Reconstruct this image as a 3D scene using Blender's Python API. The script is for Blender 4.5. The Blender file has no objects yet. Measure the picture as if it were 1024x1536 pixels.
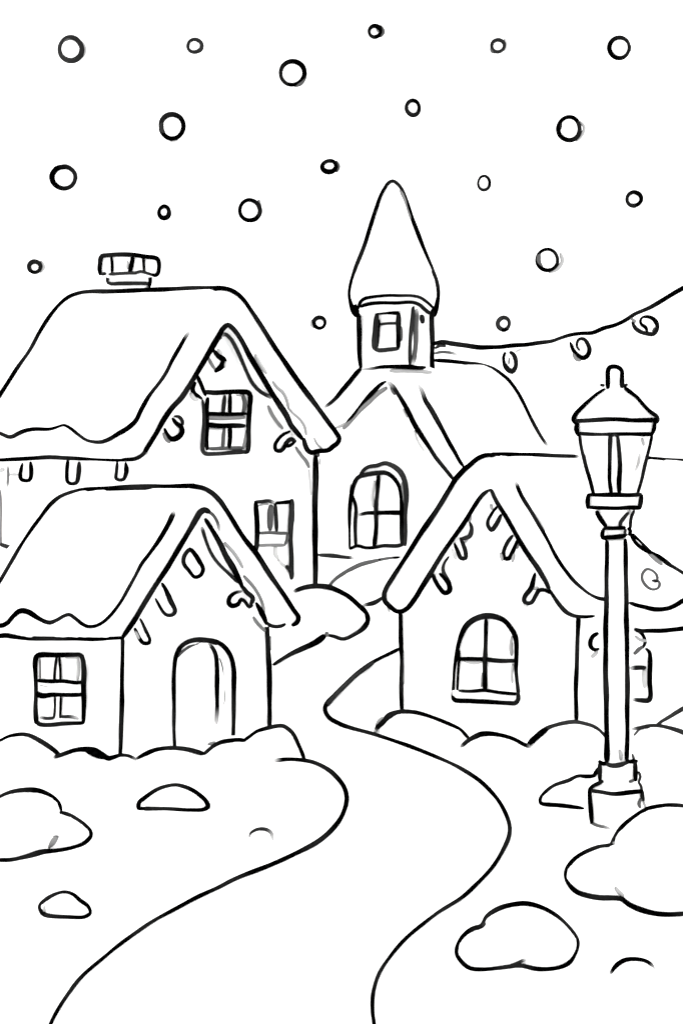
import bpy, math, random
from mathutils import Vector
from mathutils.bvhtree import BVHTree
from mathutils.geometry import tessellate_polygon

random.seed(7)
# ---------------------------------------------------------------- camera model
F = 2000.0            # focal length in photo pixels (photo is 1024 x 1536)
CX, CY = 512.0, 768.0
HC = 4.5              # eye height above the village square
EYE = Vector((0, 0, HC))
scene = bpy.context.scene
COL = scene.collection


def U(px, py, d):
    """point at distance d down the view axis that the photo shows at px, py"""
    return Vector(((px - CX) / F * d, d, HC - (py - CY) / F * d))


# ---------------------------------------------------------------- terrain
KN = [(-50, 0), (0, 0), (29, 0), (33, 1.05), (36, 1.95), (45, 2.88), (60, 3.4), (120, 4.0), (600, 4.3)]


def _lin(d):
    for (a, za), (b, zb) in zip(KN, KN[1:]):
        if d <= b:
            return za + (zb - za) * (d - a) / (b - a)
    return KN[-1][1]


def T(d):
    return sum(_lin(d + o) for o in (-1.2, -0.6, 0, 0.6, 1.2)) / 5


def ground_depth(px, py):
    lo, hi = 5.0, 400.0
    s = (py - CY) / F
    if HC - s * hi > T(hi):
        return hi
    d = lo
    while d < hi:
        if HC - s * d < T(d):
            break
        lo = d
        d += 0.25
    a, b = lo, d
    for _ in range(30):
        m = (a + b) / 2
        if HC - s * m < T(m):
            b = m
        else:
            a = m
    return (a + b) / 2


# ---------------------------------------------------------------- materials
def snow_mat(name, base, scale, amount, bump):
    m = bpy.data.materials.new(name)
    m.use_nodes = True
    nt = m.node_tree
    b = nt.nodes['Principled BSDF']
    b.inputs['Roughness'].default_value = 0.95
    b.inputs['Specular IOR Level'].default_value = 0.0
    co = nt.nodes.new('ShaderNodeTexCoord')
    n = nt.nodes.new('ShaderNodeTexNoise')
    n.inputs['Scale'].default_value = scale
    n.inputs['Detail'].default_value = 4
    r = nt.nodes.new('ShaderNodeValToRGB')
    r.color_ramp.elements[0].color = (base - amount, base - amount, base - amount, 1)
    r.color_ramp.elements[1].color = (base, base, base, 1)
    nt.links.new(co.outputs['Object'], n.inputs['Vector'])
    nt.links.new(n.outputs['Fac'], r.inputs['Fac'])
    nt.links.new(r.outputs['Color'], b.inputs['Base Color'])
    bp = nt.nodes.new('ShaderNodeBump')
    bp.inputs['Strength'].default_value = bump
    nt.links.new(n.outputs['Fac'], bp.inputs['Height'])
    nt.links.new(bp.outputs['Normal'], b.inputs['Normal'])
    return m


def ink_mat():
    """drawing ink: how diluted it is comes from the stroke's own tone attribute, broken up by a fine grain"""
    m = bpy.data.materials.new('ink')
    m.use_nodes = True
    nt = m.node_tree
    for n in list(nt.nodes):
        nt.nodes.remove(n)
    out = nt.nodes.new('ShaderNodeOutputMaterial')
    df = nt.nodes.new('ShaderNodeBsdfDiffuse')
    at = nt.nodes.new('ShaderNodeAttribute')
    at.attribute_name = 'tone'
    co = nt.nodes.new('ShaderNodeTexCoord')
    nz = nt.nodes.new('ShaderNodeTexNoise')
    nz.inputs['Scale'].default_value = 14
    nz.inputs['Detail'].default_value = 3
    ml = nt.nodes.new('ShaderNodeMath')
    ml.operation = 'MULTIPLY_ADD'
    ml.inputs[1].default_value = 0.006
    ml.inputs[2].default_value = -0.003
    ad = nt.nodes.new('ShaderNodeMath')
    ad.operation = 'ADD'
    ad.use_clamp = True
    cb = nt.nodes.new('ShaderNodeCombineColor')
    nt.links.new(co.outputs['Object'], nz.inputs['Vector'])
    nt.links.new(nz.outputs['Fac'], ml.inputs[0])
    nt.links.new(ml.outputs[0], ad.inputs[0])
    nt.links.new(at.outputs['Fac'], ad.inputs[1])
    for k in range(3):
        nt.links.new(ad.outputs[0], cb.inputs[k])
    nt.links.new(cb.outputs['Color'], df.inputs['Color'])
    nt.links.new(df.outputs['BSDF'], out.inputs['Surface'])
    return m


SNOW = snow_mat('snow', 0.95, 3.0, 0.03, 0.05)
PLASTER = snow_mat('white_plaster', 0.94, 6.0, 0.03, 0.03)
PAINT = snow_mat('white_paint', 0.94, 9.0, 0.02, 0.02)
GLASS = snow_mat('frosted_glass', 0.94, 4.0, 0.02, 0.0)
GROUND = snow_mat('ground_snow', 0.95, 0.6, 0.03, 0.05)
INK = ink_mat()
TONE = {'k': 0.0, 'd': 0.01, 'm': 0.05, 'g': 0.12, 'l': 0.22, 'x': 0.33}


# ---------------------------------------------------------------- mesh builder
class MB:
    def __init__(self):
        self.v, self.f, self.m, self.t = [], [], [], []

    def vert(self, p, tone=1.0):
        self.v.append(Vector(p))
        self.t.append(tone)
        return len(self.v) - 1

    def face(self, idx, mat=0):
        self.f.append(tuple(idx))
        self.m.append(mat)

    def bvh(self):
        return BVHTree.FromPolygons(self.v, self.f)

    def build(self, name, mat, origin, parent=None):
        me = bpy.data.meshes.new(name)
        me.from_pydata([p - origin for p in self.v], [], self.f)
        me.materials.append(mat)
        me.materials.append(INK)
        me.polygons.foreach_set('material_index', self.m)
        me.polygons.foreach_set('use_smooth', [x == 1 for x in self.m])
        a = me.attributes.new('tone', 'FLOAT', 'POINT')
        a.data.foreach_set('value', self.t)
        me.update()
        o = bpy.data.objects.new(name, me)
        COL.objects.link(o)
        if parent:
            o.parent = parent
        else:
            o.location = origin
        return o


def tag(o, label, cat, group=None):
    o['label'] = label
    o['category'] = cat
    if group:
        o['group'] = group
    return o


def thing(name, loc, label, cat, group=None):
    o = bpy.data.objects.new(name, None)
    o.empty_display_size = 0.3
    COL.objects.link(o)
    o.location = loc
    return tag(o, label, cat, group)


# ---------------------------------------------------------------- curves in the picture
def catmull(pts, step=3.0, closed=False):
    P = [Vector((p[0], p[1])) for p in pts]
    n = len(P)
    out = []
    segs = n if closed else n - 1
    for i in range(segs):
        p1, p2 = P[i], P[(i + 1) % n]
        if closed:
            p0, p3 = P[(i - 1) % n], P[(i + 2) % n]
        else:
            p0 = P[i - 1] if i else p1 * 2 - p2
            p3 = P[i + 2] if i + 2 < n else p2 * 2 - p1
        # centripetal
        k = max(1, int((p2 - p1).length / step + 0.5))
        t0 = 0.0
        t1 = t0 + max((p1 - p0).length, 1e-3) ** 0.5
        t2 = t1 + max((p2 - p1).length, 1e-3) ** 0.5
        t3 = t2 + max((p3 - p2).length, 1e-3) ** 0.5
        for j in range(k):
            t = t1 + (t2 - t1) * j / k
            a1 = p0 * ((t1 - t) / (t1 - t0)) + p1 * ((t - t0) / (t1 - t0))
            a2 = p1 * ((t2 - t) / (t2 - t1)) + p2 * ((t - t1) / (t2 - t1))
            a3 = p2 * ((t3 - t) / (t3 - t2)) + p3 * ((t - t2) / (t3 - t2))
            b1 = a1 * ((t2 - t) / (t2 - t0)) + a2 * ((t - t0) / (t2 - t0))
            b2 = a2 * ((t3 - t) / (t3 - t1)) + a3 * ((t - t1) / (t3 - t1))
            out.append(b1 * ((t2 - t) / (t2 - t1)) + b2 * ((t - t1) / (t2 - t1)))
    if not closed:
        out.append(P[-1])
    return out


# ---------------------------------------------------------------- surfaces strokes are laid on
class Plane:
    def __init__(self, p, q, up=Vector((0, 0, 1)), off=0.0):
        self.p = p
        n = (q - p).cross(up).normalized()
        if n.dot(EYE - p) < 0:
            n = -n
        self.n = n
        self.off = off

    def moved(self, off):
        o = Plane.__new__(Plane)
        o.p, o.n, o.off = self.p, self.n, self.off + off
        return o

    def depth(self, px, py):
        r = U(px, py, 1.0) - EYE
        return (self.p + self.n * self.off - EYE).dot(self.n) / r.dot(self.n)

    def pt(self, px, py):
        return U(px, py, self.depth(px, py))


class Hit:
    """the nearest surface of a mesh under a picture point, looking a little way round edges"""
    def __init__(self, mb, reach=26, lift=1.3):
        self.lift = lift
        self.b = mb.bvh()
        self.reach = reach
        self.last = None

    def ray(self, px, py):
        d = U(px, py, 1.0) - EYE
        h = self.b.ray_cast(EYE, d.normalized())
        return h[0].y if h[0] is not None else None

    def depth(self, px, py):
        r = self.ray(px, py)
        if r is None:
            for rad in (1, 2, 3, 5, 8, 12, 18, self.reach):
                c = []
                for k in range(12):
                    a = k * math.pi / 6
                    q = self.ray(px + rad * math.cos(a), py + rad * math.sin(a))
                    if q:
                        c.append(q)
                if c:
                    r = min(c)
                    break
        if r is None:
            r = self.last
        if r is None:
            near = self.b.find_nearest(U(px, py, 25))
            r = near[0].y
        self.last = r
        return r


class Ground:
    lift = 5.0

    def depth(self, px, py):
        return ground_depth(px, py) - 0.02


class Span:
    """depth runs from d0 at x0 to d1 at x1"""
    def __init__(self, x0, d0, x1, d1):
        self.a = (x0, d0, x1, d1)

    def depth(self, px, py):
        x0, d0, x1, d1 = self.a
        return d0 + (d1 - d0) * (px - x0) / (x1 - x0)


WS = 1.24   # stroke width allowance


def ink(mb, surf, pts, w=6.0, tone='k', taper=(0.68, 0.68), closed=False, fade=(0, 0), lift=None, sides=8, step=3.0):
    P = catmull(pts, step, closed)
    n = len(P)
    if n < 2:
        return
    ph = [random.uniform(0, 6.28) for _ in range(4)]
    D = []
    for p in P:
        D.append(surf.depth(p.x, p.y))
    # even out jumps over edges
    if isinstance(surf, Hit):
        for _ in range(2):
            D2 = []
            for i in range(n):
                if closed:
                    win = sorted(D[(i + k) % n] for k in (-2, -1, 0, 1, 2))
                else:
                    win = sorted(D[max(0, min(n - 1, i + k))] for k in (-2, -1, 0, 1, 2))
                D2.append(win[len(win) // 2])
            D = D2
    if lift is None:
        lift = getattr(surf, 'lift', 1.3)
    tn = TONE[tone] if isinstance(tone, str) else tone
    if tn > 0.03:
        lift *= 0.55
    L = [0.0]
    for a, b in zip(P, P[1:]):
        L.append(L[-1] + (b - a).length)
    tot = max(L[-1], 1e-6)
    W = w if isinstance(w, (list, tuple)) else (w, w)
    pts3, rad, ton = [], [], []
    for i, p in enumerate(P):
        u = L[i] / tot
        s = u * (len(W) - 1)
        k = min(int(s), len(W) - 2)
        ww = W[k] + (W[k + 1] - W[k]) * (s - k)
        ww *= 1 + 0.05 * math.sin(L[i] / 17 + ph[0]) + 0.035 * math.sin(L[i] / 7.3 + ph[1])
        if not closed:
            e = min(1.0, L[i] / (ww * 1.3 + 0.01)) if i else 0.0
            f = min(1.0, (tot - L[i]) / (ww * 1.3 + 0.01))
            ww *= (taper[0] + (1 - taper[0]) * math.sqrt(e)) * (taper[1] + (1 - taper[1]) * math.sqrt(f))
        t = tn + 0.006 * max(0.0, math.sin(L[i] / 23 + ph[2]))
        if fade[0] and L[i] < fade[0]:
            t = t + (0.35 - t) * (1 - L[i] / fade[0]) ** 1.5
        if fade[1] and tot - L[i] < fade[1]:
            t = t + (0.35 - t) * (1 - (tot - L[i]) / fade[1]) ** 1.5
        r = ww * 0.5 * WS * D[i] / F
        jx = 0.25 * math.sin(L[i] / 11 + ph[3])
        jy = 0.25 * math.sin(L[i] / 13 + ph[2])
        q = U(p.x + jx, p.y + jy, D[i])
        q = q + (EYE - q).normalized() * (r * lift)
        pts3.append(q)
        rad.append(r)
        ton.append(t)
    rings = []
    for i in range(n):
        if closed:
            tg = pts3[(i + 1) % n] - pts3[i - 1]
        else:
            tg = pts3[min(n - 1, i + 1)] - pts3[max(0, i - 1)]
        view = (EYE - pts3[i]).normalized()
        tg = tg - view * (tg.dot(view) * 0.9)
        if tg.length < 1e-9:
            tg = Vector((1, 0, 0))
        tg.normalize()
        a = tg.cross(view).normalized()
        b = a.cross(tg).normalized()
        ring = []
        for k in range(sides):
            an = 2 * math.pi * k / sides
            ring.append(mb.vert(pts3[i] + a * (math.cos(an) * rad[i]) + b * (math.sin(an) * rad[i]), ton[i]))
        rings.append(ring)
    m = n if closed else n - 1
    for i in range(m):
        A, B = rings[i], rings[(i + 1) % n]
        for k in range(sides):
            mb.face((A[k], A[(k + 1) % sides], B[(k + 1) % sides], B[k]), 1)
    if not closed:
        for i, s in ((0, -1), (n - 1, 1)):
            tg = (pts3[1] - pts3[0]) if i == 0 else (pts3[-1] - pts3[-2])
            tg = tg.normalized() * s
            c = mb.vert(pts3[i] + tg * rad[i] * 0.8, ton[i])
            R = rings[i]
            mid = []
            for q in R:
                mid.append(mb.vert(pts3[i] + (mb.v[q] - pts3[i]) * 0.75 + tg * rad[i] * 0.55, ton[i]))
            for k in range(sides):
                mb.face((R[k], R[(k + 1) % sides], mid[(k + 1) % sides], mid[k]), 1)
                mb.face((mid[k], mid[(k + 1) % sides], c), 1)


# ---------------------------------------------------------------- solids
def cap(mb, loop, rev=False, mat=0):
    for t in tessellate_polygon([[mb.v[i] for i in loop]]):
        q = [loop[i] for i in t]
        mb.face(q[::-1] if rev else q, mat)


def prism(mb, front, back, mats=0):
    """solid between two matching loops of 3D points"""
    a = [mb.vert(p) for p in front]
    b = [mb.vert(p) for p in back]
    n = len(a)
    for i in range(n):
        mb.face((a[i], a[(i + 1) % n], b[(i + 1) % n], b[i]), mats)
    cap(mb, a)
    cap(mb, b, True)


def slab(mb, plane, poly, proud, thick, step=None):
    P = catmull(poly, step, True) if step else [Vector(p) for p in poly]
    fr = plane.moved(proud)
    front = [fr.pt(p.x, p.y) for p in P]
    prism(mb, front, [q - plane.n * thick for q in front])


def ring_slab(mb, plane, outer, inner, proud, thick):
    """a frame: the solid between two outlines with the same number of points"""
    fr = plane.moved(proud)
    n = len(outer)
    of = [fr.pt(*p) for p in outer]
    inn = [fr.pt(*p) for p in inner]
    a = [mb.vert(p) for p in of]
    b = [mb.vert(p) for p in inn]
    c = [mb.vert(p - plane.n * thick) for p in of]
    d = [mb.vert(p - plane.n * thick) for p in inn]
    for i in range(n):
        j = (i + 1) % n
        mb.face((a[i], a[j], b[j], b[i]))
        mb.face((c[i], d[i], d[j], c[j]))
        mb.face((a[i], c[i], c[j], a[j]))
        mb.face((b[i], b[j], d[j], d[i]))


def puff(mb, outline, depthf, half, step=4.0, rings=4):
    """a rounded body with the given outline, swelling by half on both sides"""
    P = catmull(outline, step, True)
    c = sum(P, Vector((0, 0))) / len(P)
    n = len(P)
    base = [depthf(p.x, p.y) for p in P]
    dc = sum(base) / n
    lo = []
    for sgn in (-1, 1):
        loops = []
        for k in range(rings + 1):
            s = 1 - k / (rings + 0.6)
            off = half * math.sqrt(max(0, 1 - s * s))
            lp = []
            for p, bd in zip(P, base):
                q = c + (p - c) * s
                lp.append(mb.vert(U(q.x, q.y, bd * s + dc * (1 - s) + sgn * off)))
            loops.append(lp)
        ce = mb.vert(U(c.x, c.y, dc + sgn * half))
        for A, B in zip(loops, loops[1:]):
            for i in range(n):
                mb.face((A[i], A[(i + 1) % n], B[(i + 1) % n], B[i]))
        for i in range(n):
            mb.face((loops[-1][i], loops[-1][(i + 1) % n], ce))
        lo.append(loops[0])
    return c, dc


def lathe(mb, axis_px, d, prof, seg=40, sx=1.0):
    """prof: (half width in px, py) from top to bottom, turned about a vertical axis"""
    ctr = U(axis_px, CY, d)
    rows = []
    for hw, py in prof:
        r = hw / F * d
        z = HC - (py - CY) / F * d
        rows.append([mb.vert((ctr.x + r * math.cos(2 * math.pi * k / seg), d + r * sx * math.sin(2 * math.pi * k / seg), z)) for k in range(seg)])
    for A, B in zip(rows, rows[1:]):
        for k in range(seg):
            mb.face((A[k], A[(k + 1) % seg], B[(k + 1) % seg], B[k]))
    mb.face(rows[0])
    mb.face(rows[-1][::-1])


def mound(mb, outline, dep, closed=True, cols=36, rows=14):
    """a heap of snow on the ground: its crest and its foot follow the outline"""
    P = catmull(outline, 2.0, True)
    x0 = min(p.x for p in P)
    x1 = max(p.x for p in P)
    n = len(P)
    prev = None
    base = None
    for i in range(cols + 1):
        u = 0.5 - 0.5 * math.cos(math.pi * i / cols)
        x = x0 + (x1 - x0) * min(max(u, 0.0015), 0.9985)
        ys = []
        for a in range(n):
            p, q = P[a], P[(a + 1) % n]
            if (p.x - x) * (q.x - x) <= 0 and p.x != q.x:
                ys.append(p.y + (q.y - p.y) * (x - p.x) / (q.x - p.x))
        if not ys:
            continue
        top, bot = min(ys), max(ys)
        s = max(0.08, math.sin(math.pi * u)) ** 0.6
        fd = ground_depth(x, bot)
        dd = dep * s
        d0 = fd + dd
        h = max(0.02, HC - (top - CY) / F * d0 - T(d0))
        row = []
        for k in range(rows + 1):
            f = math.pi * k / rows
            d = d0 - dd * math.cos(f)
            z = T(d) + h * math.sin(f) ** 0.85 - (0.03 if k in (0, rows) else 0)
            row.append(mb.vert(((x - CX) / F * d, d, z)))
        if prev:
            for k in range(rows):
                mb.face((prev[k], row[k], row[k + 1], prev[k + 1]))
        prev = row
    c = sum(mb.v, Vector()) / len(mb.v)
    return Vector((c.x, c.y, T(c.y)))


# ================================================================ building helpers
def S(mb, surf, *strokes):
    """strokes: (points, width, tone[, options])"""
    for s in strokes:
        ink(mb, surf, s[0], s[1], s[2], **(s[3] if len(s) > 3 else {}))


def shift_vec(p, plan, ytarget):
    q = p + Vector((plan[0], plan[1], 0))
    z = HC - (ytarget - CY) / F * q.y
    return Vector((plan[0], plan[1], z - p.z))


def loft_roof(mb, gf, loop_px, plan, ridge_px, ridge_back_y, eave_px, eave_back_y):
    P = [gf.pt(p.x, p.y) for p in catmull(loop_px, 7, True)]
    r, e = gf.pt(*ridge_px), gf.pt(*eave_px)
    er, ee = shift_vec(r, plan, ridge_back_y), shift_vec(e, plan, eave_back_y)

    def sh(p, t):
        h = (p.z - e.z) / (r.z - e.z)
        return p + (ee + (er - ee) * h) * t
    c = sum(P, Vector()) / len(P)
    rows = []
    for t, k in ((0.0, 0.985), (0.012, 1.0), (0.5, 1.0), (0.96, 1.0), (1.0, 0.96)):
        rows.append([mb.vert(sh(c + (p - c) * k if k != 1 else p, t)) for p in P])
    n = len(P)
    for A, B in zip(rows, rows[1:]):
        for i in range(n):
            mb.face((A[i], A[(i + 1) % n], B[(i + 1) % n], B[i]))
    cap(mb, rows[0])
    cap(mb, rows[-1], True)


def walls(mb, g, gable_px, plan):
    fr = [g.pt(*p) for p in gable_px]
    v = Vector((plan[0], plan[1], 0))
    prism(mb, fr, [p + v for p in fr])


def bar(parent, org, plane, poly, strokes, name='glazing_bar', proud=0.035, thick=0.05, mat=None):
    mb = MB()
    slab(mb, plane, poly, proud, thick)
    S(mb, plane.moved(proud), *strokes)
    return mb.build(name, mat or PAINT, org, parent)


def ink_bar(parent, org, plane, strokes, name='glazing_bar', proud=0.03):
    """a thin bar that is one dark line in the picture"""
    mb = MB()
    S(mb, plane.moved(proud), *strokes)
    return mb.build(name, PAINT, org, parent)


def window(parent, org, plane, pane_poly, pane_strokes, outer, inner, frame_strokes, proud=0.05):
    mb = MB()
    slab(mb, plane, pane_poly, 0.012, 0.03)
    S(mb, plane.moved(0.012), *pane_strokes)
    w = mb.build('window', GLASS, org, parent)
    mb = MB()
    ring_slab(mb, plane, outer, inner, proud, proud + 0.01)
    S(mb, plane.moved(proud), *frame_strokes)
    mb.build('frame', PAINT, org, w)
    return w


def bulb(parent, org, depthf, outline, strokes, half=0.07):
    mb = MB()
    puff(mb, outline, depthf, half)
    for s in strokes:
        k = s[1]
        k = [x * 0.9 for x in k] if isinstance(k, (tuple, list)) else k * 0.9
        S(mb, Hit(mb, 10), (s[0], k) + tuple(s[2:]))
    return mb.build('bulb', GLASS, org, parent)


def cords(parent, org, surf, *strokes):
    for s in strokes:
        mb = MB()
        S(mb, surf, s)
        mb.build('cord', PAINT, org, parent)


def box_loop(x0, y0, x1, y1):
    return [(x0, y0), (x1, y0), (x1, y1), (x0, y1)]


def arch_loop(xl, xr, ytop, yspring, ybot, n=14, lean=0):
    """arched outline: spring line to top and down"""
    c, r = (xl + xr) / 2, (xr - xl) / 2
    pts = [(xl, ybot)]
    for k in range(n + 1):
        a = math.pi * (1 - k / n)
        pts.append((c + r * math.cos(a), yspring - (yspring - ytop) * math.sin(a)))
    pts.append((xr, ybot))
    return pts


# ================================================================ ground and path
mb = MB()
xs = [-320, -200, -120, -80, -55] + list(range(-40, 41, 2)) + [55, 80, 120, 200, 320]
ys = [-40, -20, -8, 0] + [k * 0.8 for k in range(1, 80)] + [66, 72, 80, 92, 110, 140, 180, 240, 320, 420, 560]
rows = [[mb.vert((x, y, T(y))) for x in xs] for y in ys]
for a, b in zip(rows, rows[1:]):
    for i in range(len(xs) - 1):
        mb.face((a[i], a[i + 1], b[i + 1], b[i]))
g_ = mb.build('ground', GROUND, Vector((0, 0, 0)))
g_['kind'] = 'structure'

PL1 = [(66, 1560), (76, 1536), (84, 1520), (101.6, 1492), (124, 1464), (162.5, 1431), (211, 1394), (260, 1365), (288, 1350), (326, 1332),
       (349, 1320), (402, 1299), (440, 1282), (476, 1263), (496, 1246), (512, 1225), (520, 1200), (516.5, 1182), (503, 1164),
       (491, 1154), (468, 1143), (435, 1139), (412, 1141)]
PL2 = [(410, 997), (435, 981.6), (473, 964), (487, 953.6)]
PL3 = [(543, 908), (563, 903), (574, 896)]
PR1 = [(561, 1560), (561, 1536), (559, 1522), (558, 1504), (560, 1487), (568.6, 1461), (584, 1436), (609, 1408), (652, 1372.5), (690.5, 1348),
       (713, 1328), (739, 1300), (755, 1274), (763, 1254), (763.5, 1238), (757, 1218), (746, 1199), (721, 1173), (696, 1156), (673, 1144),
       (617, 1121), (566, 1103.5), (525, 1092), (508, 1085), (493, 1076), (487, 1065), (489, 1056), (502, 1042), (533, 1013), (558, 994), (599, 973)]
mb = MB()
outline = [tuple(p) for p in catmull(PL1, 8)] + [(385, 1110), (378, 1060), (392, 1015)] + \
          [tuple(p) for p in catmull(PL2, 8)] + [(515, 925)] + PL3 + [(600, 886), (640, 880), (660, 905), (640, 945)] + \
          [tuple(p) for p in catmull(PR1, 8)][::-1]


def crossings(y):
    xsn = []
    n = len(outline)
    for i in range(n):
        a, b = outline[i], outline[(i + 1) % n]
        if (a[1] > y) != (b[1] > y):
            xsn.append(a[0] + (b[0] - a[0]) * (y - a[1]) / (b[1] - a[1]))
    return sorted(xsn)


y = 884.0
while y < 1556:
    h = 3.0
    ca, cb, cm = crossings(y), crossings(y + h), crossings(y + h / 2)
    use = (ca, cb) if len(ca) == len(cb) == len(cm) else (cm, cm)
    for k in range(0, len(cm) - 1, 2):
        q = []
        for (xx, yy) in ((use[0][k], y), (use[0][k + 1], y), (use[1][k + 1], y + h), (use[1][k], y + h)):
            d = ground_depth(xx, yy)
            p = U(xx, yy, d)
            p.z = T(d) + 0.012
            q.append(mb.vert(p))
        mb.face(q)
    y += h
S(mb, Ground(), (PL1, (5.5, 5.0, 5.5, 6.5, 5), 'k', dict(fade=(0, 10))), (PL2, (5, 7, 8), 'k'), ([(487, 944), (491, 946), (488, 954)], 5, 'm'),
  (PL3, (4, 6, 5), 'k', dict(fade=(8, 0))),
  (PR1, (5.5, 5, 5.5, 5.5, 6, 5), 'k'), ([(560, 993), (533, 1013), (503, 1043), (489, 1059)], 6.5, 'd'))
o = mb.build('path', GROUND, Vector((0, 0, 0)))
o['kind'] = 'structure'

# ================================================================ cottage with the arched door (front left)
C1 = U(182, 1135, 24.5)
R1 = U(405, 1110, 27.9)
G1 = Plane(C1, R1)
l1 = Vector((-0.8, 0.6, 0))
S1 = Plane(C1, C1 + l1)
O1 = Vector((C1.x, C1.y, 0))
H1 = thing('cottage', O1, 'small snowy cottage with an arched door, in front of the tall house with a chimney', 'house', 'snow covered village buildings')
mb = MB()
walls(mb, G1, [(182.5, 1165), (182.5, 952), (190, 930), (306, 758), (392, 905), (404, 934), (405.5, 1150)], l1 * 4.0)
HW = Hit(mb)
S(mb, HW, ([(184, 955), (183.5, 985), (183, 1030), (182, 1085), (180, 1134)], (4.5, 6.5, 6), 'k'),
  ([(185, 960), (183, 1000)], 4, 'd'),
  ([(400, 936), (401.5, 960), (403.5, 1000), (404.5, 1040), (404, 1091)], (6, 7, 6), 'k'),
  ([(406, 955), (406.5, 975)], 4, 'x'))
mb.build('wall', PLASTER, O1, H1)
mb = MB()
GF1 = G1.moved(0.32)
loft_roof(mb, GF1, [(290, 731), (306, 731.5), (318, 738), (330, 750), (355, 789), (400, 853), (440, 914), (448, 927), (445, 934), (436, 938), (415, 940), (402, 938),
                    (379, 898), (352, 855), (328, 812), (314, 772), (306, 765), (297, 774), (285, 795), (240, 868), (210, 916), (196, 942), (184, 957), (164, 956),
                    (148, 945), (153, 934), (165, 924), (212, 845), (247, 800), (262, 768), (276, 742)],
          l1 * 4.3, (306, 731), 738, (184, 957), 956)
HR = Hit(mb)
S(mb, HR,
  ([(-22, 906), (0, 871), (20, 838), (30, 820), (45, 797), (60, 777), (75, 757), (90, 745), (106, 739), (120, 736)], (5.5, 5, 6), 'k'),
  ([(106, 739), (120, 735.5), (160, 732.5), (200, 731), (250, 730), (291, 729)], (5, 7.5, 7), 'k', dict(taper=(0.68, 1))))
S(mb, GF1,
  ([(289, 729), (305, 732), (318, 739), (330, 751), (340, 766), (355, 790), (370, 812), (384, 830),
    (400, 854), (420, 884), (440, 914), (448, 926), (445, 934), (438, 938)], (7, 6, 7, 6.5, 6), 'k', dict(taper=(1, 0.68))),
  ([(428, 936), (422, 939), (413, 940), (405, 938), (400, 934)], 5, 'k'),
  ([(184, 957), (190, 948), (200, 933), (210, 916), (225, 892), (240, 868), (255, 845), (270, 820), (285, 794), (295, 777), (301, 768), (307, 765), (314, 768)], (6, 7, 6.5, 7, 8), 'k'),
  ([(311, 766), (320, 773), (326, 783), (329, 795)], 4.5, 'm', dict(fade=(0, 12))),
  ([(308, 779), (320, 798), (330, 815), (340, 836), (350, 853), (359, 870), (364, 882)], (6, 7, 8, 6), 'k'),
  ([(364, 880), (371, 889), (378, 895), (379, 900), (376, 906)], 6.5, 'k'),
  ([(384, 905), (390, 915), (396, 926), (400, 936)], (5, 8, 6), 'k'),
  ([(337, 814), (350, 828), (358, 840), (364, 852)], 5, 'l'), ([(366, 864), (380, 880), (389, 895), (395, 910), (397, 918)], 4.5, 'g', dict(fade=(0, 15))),
  )
S(mb, HR,
  ([(261, 768), (254, 783), (247, 796), (236, 814), (222, 833), (212, 846), (203, 864), (192, 884), (180, 904), (165, 924), (154, 934), (143, 939), (131, 939.5), (122, 935),
    (112, 927), (104, 922), (97, 924), (85, 931), (75, 934), (66, 932), (55, 926), (45, 919), (36, 916), (29, 917), (20, 925), (12, 934), (4, 938), (-6, 938), (-18, 931)], (7, 6, 4.5, 5, 4.5, 6, 7, 6), 'k', dict(fade=(4, 0))),
  ([(-26, 953), (-6, 955), (8, 953.5), (20, 955), (45, 957.5), (80, 958), (110, 957.5), (140, 959.5), (165, 958), (185, 956.5)], (5.5, 6.5, 5.5, 4.5), 'k', dict(lift=4)))
mb.build('roof', SNOW, O1, H1)
# arched door
mb = MB()
slab(mb, G1, arch_loop(262, 326, 964, 990, 1150), 0.02, 0.05)
S(mb, G1.moved(0.02), ([(312, 966), (319, 972), (324, 983), (325.5, 1000), (325.5, 1030), (326, 1060), (324.5, 1086)], (5, 6, 5), 'k', dict(fade=(6, 26))),
  ([(327, 985), (332, 1000), (334.5, 1020), (335.5, 1050), (333, 1060)], 4, 'm', dict(fade=(5, 25))),
  ([(264, 987), (272, 979), (283, 971), (296, 965), (306, 963.5)], 4, 'm'))
dr = mb.build('door', PAINT, O1, H1)
mb = MB()
ring_slab(mb, G1, arch_loop(261, 351, 959, 990, 1150), arch_loop(264, 327, 966, 990, 1150), 0.06, 0.08)
S(mb, G1.moved(0.06), ([(262, 1121), (261, 1085), (261, 1040), (261.5, 1000), (264, 984), (271, 971), (282, 963), (295, 959.5), (310, 960), (325, 963), (337, 971), (346, 984),
                        (350, 1000), (351, 1030), (350.5, 1070), (350, 1111)], (5, 5, 6, 6, 6.5, 6, 5), 'k'),
  ([(300, 961.5), (315, 962), (325, 966)], 5, 'k'))
mb.build('frame', PAINT, O1, dr)
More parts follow.
